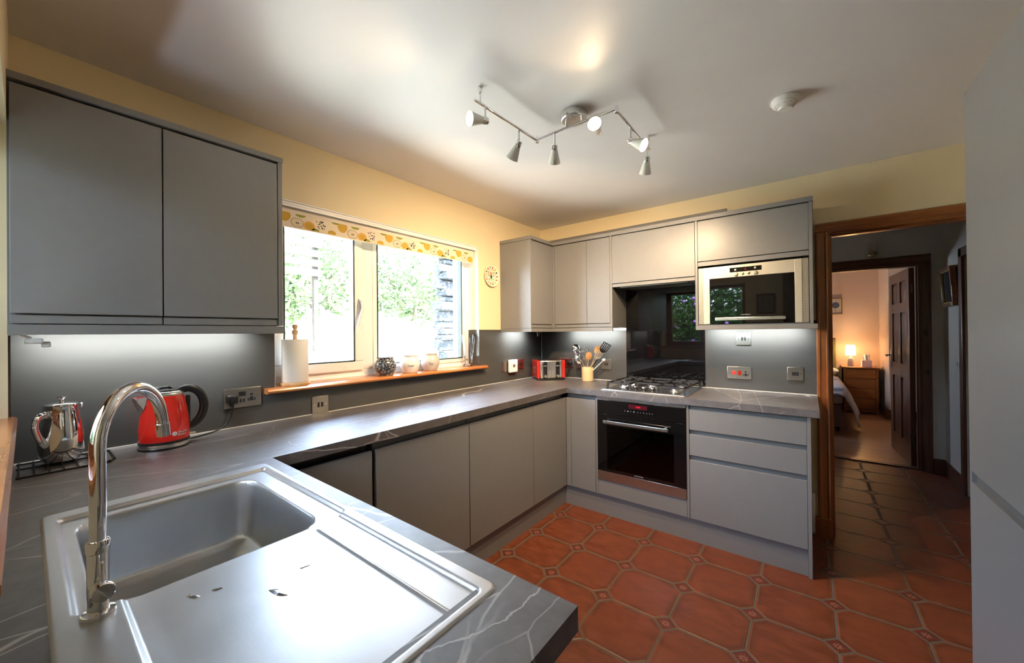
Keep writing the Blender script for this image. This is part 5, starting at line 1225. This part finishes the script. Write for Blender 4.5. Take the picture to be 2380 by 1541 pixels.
# ================================================================== OUTSIDE
def ground(name, fn, x0, x1, y0, y1, mat, step=.4):
    m = MB(); nx = int((x1-x0)/step)+1; ny = int((y1-y0)/step)+1
    V = [[m.v(x0+(x1-x0)*i/nx, y0+(y1-y0)*j/ny, fn(x0+(x1-x0)*i/nx, y0+(y1-y0)*j/ny)) for j in range(ny+1)] for i in range(nx+1)]
    for i in range(nx):
        for j in range(ny): m._f([V[i][j], V[i+1][j], V[i+1][j+1], V[i][j+1]])
    return m.build(name, mat, kind='structure', sharp=180)
def hillA(x, y): return .15+max(0, -x-1.4)*.42+.10*noise.noise(Vector((x*.9, y*.9, 0)))
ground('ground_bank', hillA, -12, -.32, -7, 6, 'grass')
def hillB(x, y): return .1+max(0, -y-4.6)*.22+.12*noise.noise(Vector((x, y, 3)))
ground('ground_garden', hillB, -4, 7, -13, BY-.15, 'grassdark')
def foliage(name, label, c, rad, n, size, mat, cat='shrub', group=None, stem=True, flowers=0, seed=1):
    random.seed(seed); t = thing(name, label, cat, (c[0], c[1], c[2]-rad[2]), group=group); m = MB()
    for _ in range(n):
        while True:
            p = Vector((random.uniform(-1, 1), random.uniform(-1, 1), random.uniform(-1, 1)))
            if .25 < p.length < 1+.25*noise.noise(p*2.3+Vector((seed, 0, 0))): break
        q = Vector((c[0]+p.x*rad[0], c[1]+p.y*rad[1], c[2]+p.z*rad[2])); s = size*random.uniform(.6, 1.3)
        d = Vector((random.gauss(0, 1), random.gauss(0, 1), random.gauss(0, .7))).normalized(); e = d.cross(Vector((random.gauss(0, 1), random.gauss(0, 1), random.gauss(0, 1)))).normalized()
        m._f([m.v(*(q-d*s)), m.v(*(q+e*s*.38)), m.v(*(q+d*s)), m.v(*(q-e*s*.38))])
    m.build('foliage', mat, t, flat=True)
    if stem:
        m = MB()
        for k in range(4):
            a = k*1.7+seed; m.tube([(c[0]+.1*math.cos(a), c[1]+.1*math.sin(a), c[2]-rad[2]-.15), (c[0]+.25*rad[0]*math.cos(a), c[1]+.25*rad[1]*math.sin(a), c[2]), (c[0]+.7*rad[0]*math.cos(a), c[1]+.7*rad[1]*math.sin(a), c[2]+.6*rad[2])], [.05, .035, .012], 6)
        m.build('branches', 'bark', t)
    if flowers:
        m = MB()
        for _ in range(flowers):
            a = random.uniform(0, 2*PI); z = random.uniform(-.8, .9); r = math.sqrt(1-z*z); q = Vector((c[0]+rad[0]*r*math.cos(a)*1.03, c[1]+rad[1]*r*math.sin(a)*1.03, c[2]+rad[2]*z)); m.ball(q, .035, 4)
        m.build('blossom', 'flower', t)
    return t
gA = 'shrubs on the bank outside the main window'
for k, (x, y, r, h, lab) in enumerate(((-4.9, -1.0, 1.05, 1.05, 'leafy shrub on the bank behind the fence, seen through the left pane'), (-5.6, .4, 1.1, .95, 'pale tree-like shrub behind the window mullion'), (-5.2, 2.3, 1.1, .95, 'pale green shrub in the upper middle of the right pane'),
        (-5.6, 4.2, 1.2, 1.0, 'shrub on the bank beside the slate pier, right pane'), (-8.6, -1.4, 1.6, 1.3, 'large far shrub at the top left of the left pane'), (-9.0, 2.6, 1.8, 1.5, 'large far shrub at the top of the right pane'), (-8.8, 5.4, 1.6, 1.4, 'far shrub at the top behind the slate pier'))):
    foliage('shrub', lab, (x, y, hillA(x, y)+h*.55), (r, r, h), 2600, .085, 'leafpale', group=gA, seed=k+1)
for k, (x, y) in enumerate(((-2.2, -1.65), (-2.5, -.98), (-2.3, -.32), (-3.1, -1.45))):
    foliage('garden_plant', ('low plant on the bank, lower left of the left pane', 'low plant on the bank, lower middle behind the opening sash', 'low plant on the bank, seen above the dark jar', 'low plant on the bank, higher up in the left pane')[k], (x, y, hillA(x, y)+.12), (.28, .28, .16), 420, .05, 'leafpale', 'plant', gA, stem=False, seed=20+k)
# slatted fence on the bank (left)
fe = thing('garden_fence', 'weathered horizontal board fence on the bank, top left of the window', 'fence', (-3.3, -1.0, 1.3))
for k in range(4):
    m = MB(); m.box(-3.62, -3.59, -1.7, -.45, 2.20+k*.14, 2.30+k*.14); m.build('board', 'fencewood', fe)
for yy in (-1.62, -.53):
    m = MB(); m.box(-3.69, -3.62, yy-.03, yy+.03, 1.0, 2.75); m.build('post', 'fencewood', fe)
# slate pier outside at the right
random.seed(5); sp_ = thing('slate_pier', 'rough dark slate stone pier outside the right pane', 'stone pier', (-1.55, .55, .2))
z = .1; i = 0; m = MB()
while z < 3.0:
    hgt = random.uniform(.05, .16); x0 = -1.9+random.uniform(-.04, .03); 
    y0 = .12+random.uniform(-.06, .06)
    m.box(-1.74+random.uniform(-.03, .03), -1.6+random.uniform(-.05, .04), y0, 1.4, z, z+hgt-.006, .012, 1); z += hgt
for v in m.bm.verts:
    v.co += Vector((1, 1, .4))*.03*noise.noise(v.co*6)
m.build('stacked_stones', 'slate', sp_, flat=True)
# hedge behind the sink window (mirrored in the hob glass and microwave)
gB = 'shrubs outside the sink window'
for k, (x, y, r, h, lab) in enumerate(((-.6, -6.3, 1.0, 1.15, 'dark green flowering shrub outside the sink window, leftmost'), (.7, -6.1, 1.0, 1.15, 'dark green flowering shrub outside the sink window, middle'), (2.0, -6.3, 1.0, 1.15, 'dark green flowering shrub outside the sink window, rightmost'),
        (-.2, -8.2, 1.5, 1.3, 'tall shrub behind the hedge outside the sink window, left'), (1.8, -8.4, 1.5, 1.3, 'tall shrub behind the hedge outside the sink window, right'))):
    foliage('shrub', lab, (x, y, hillB(x, y)+h*.6), (r, r*.8, h), 4200, .07, 'leaf' if k % 2 == 0 else 'leafdark', group=gB, flowers=26, seed=40+k)
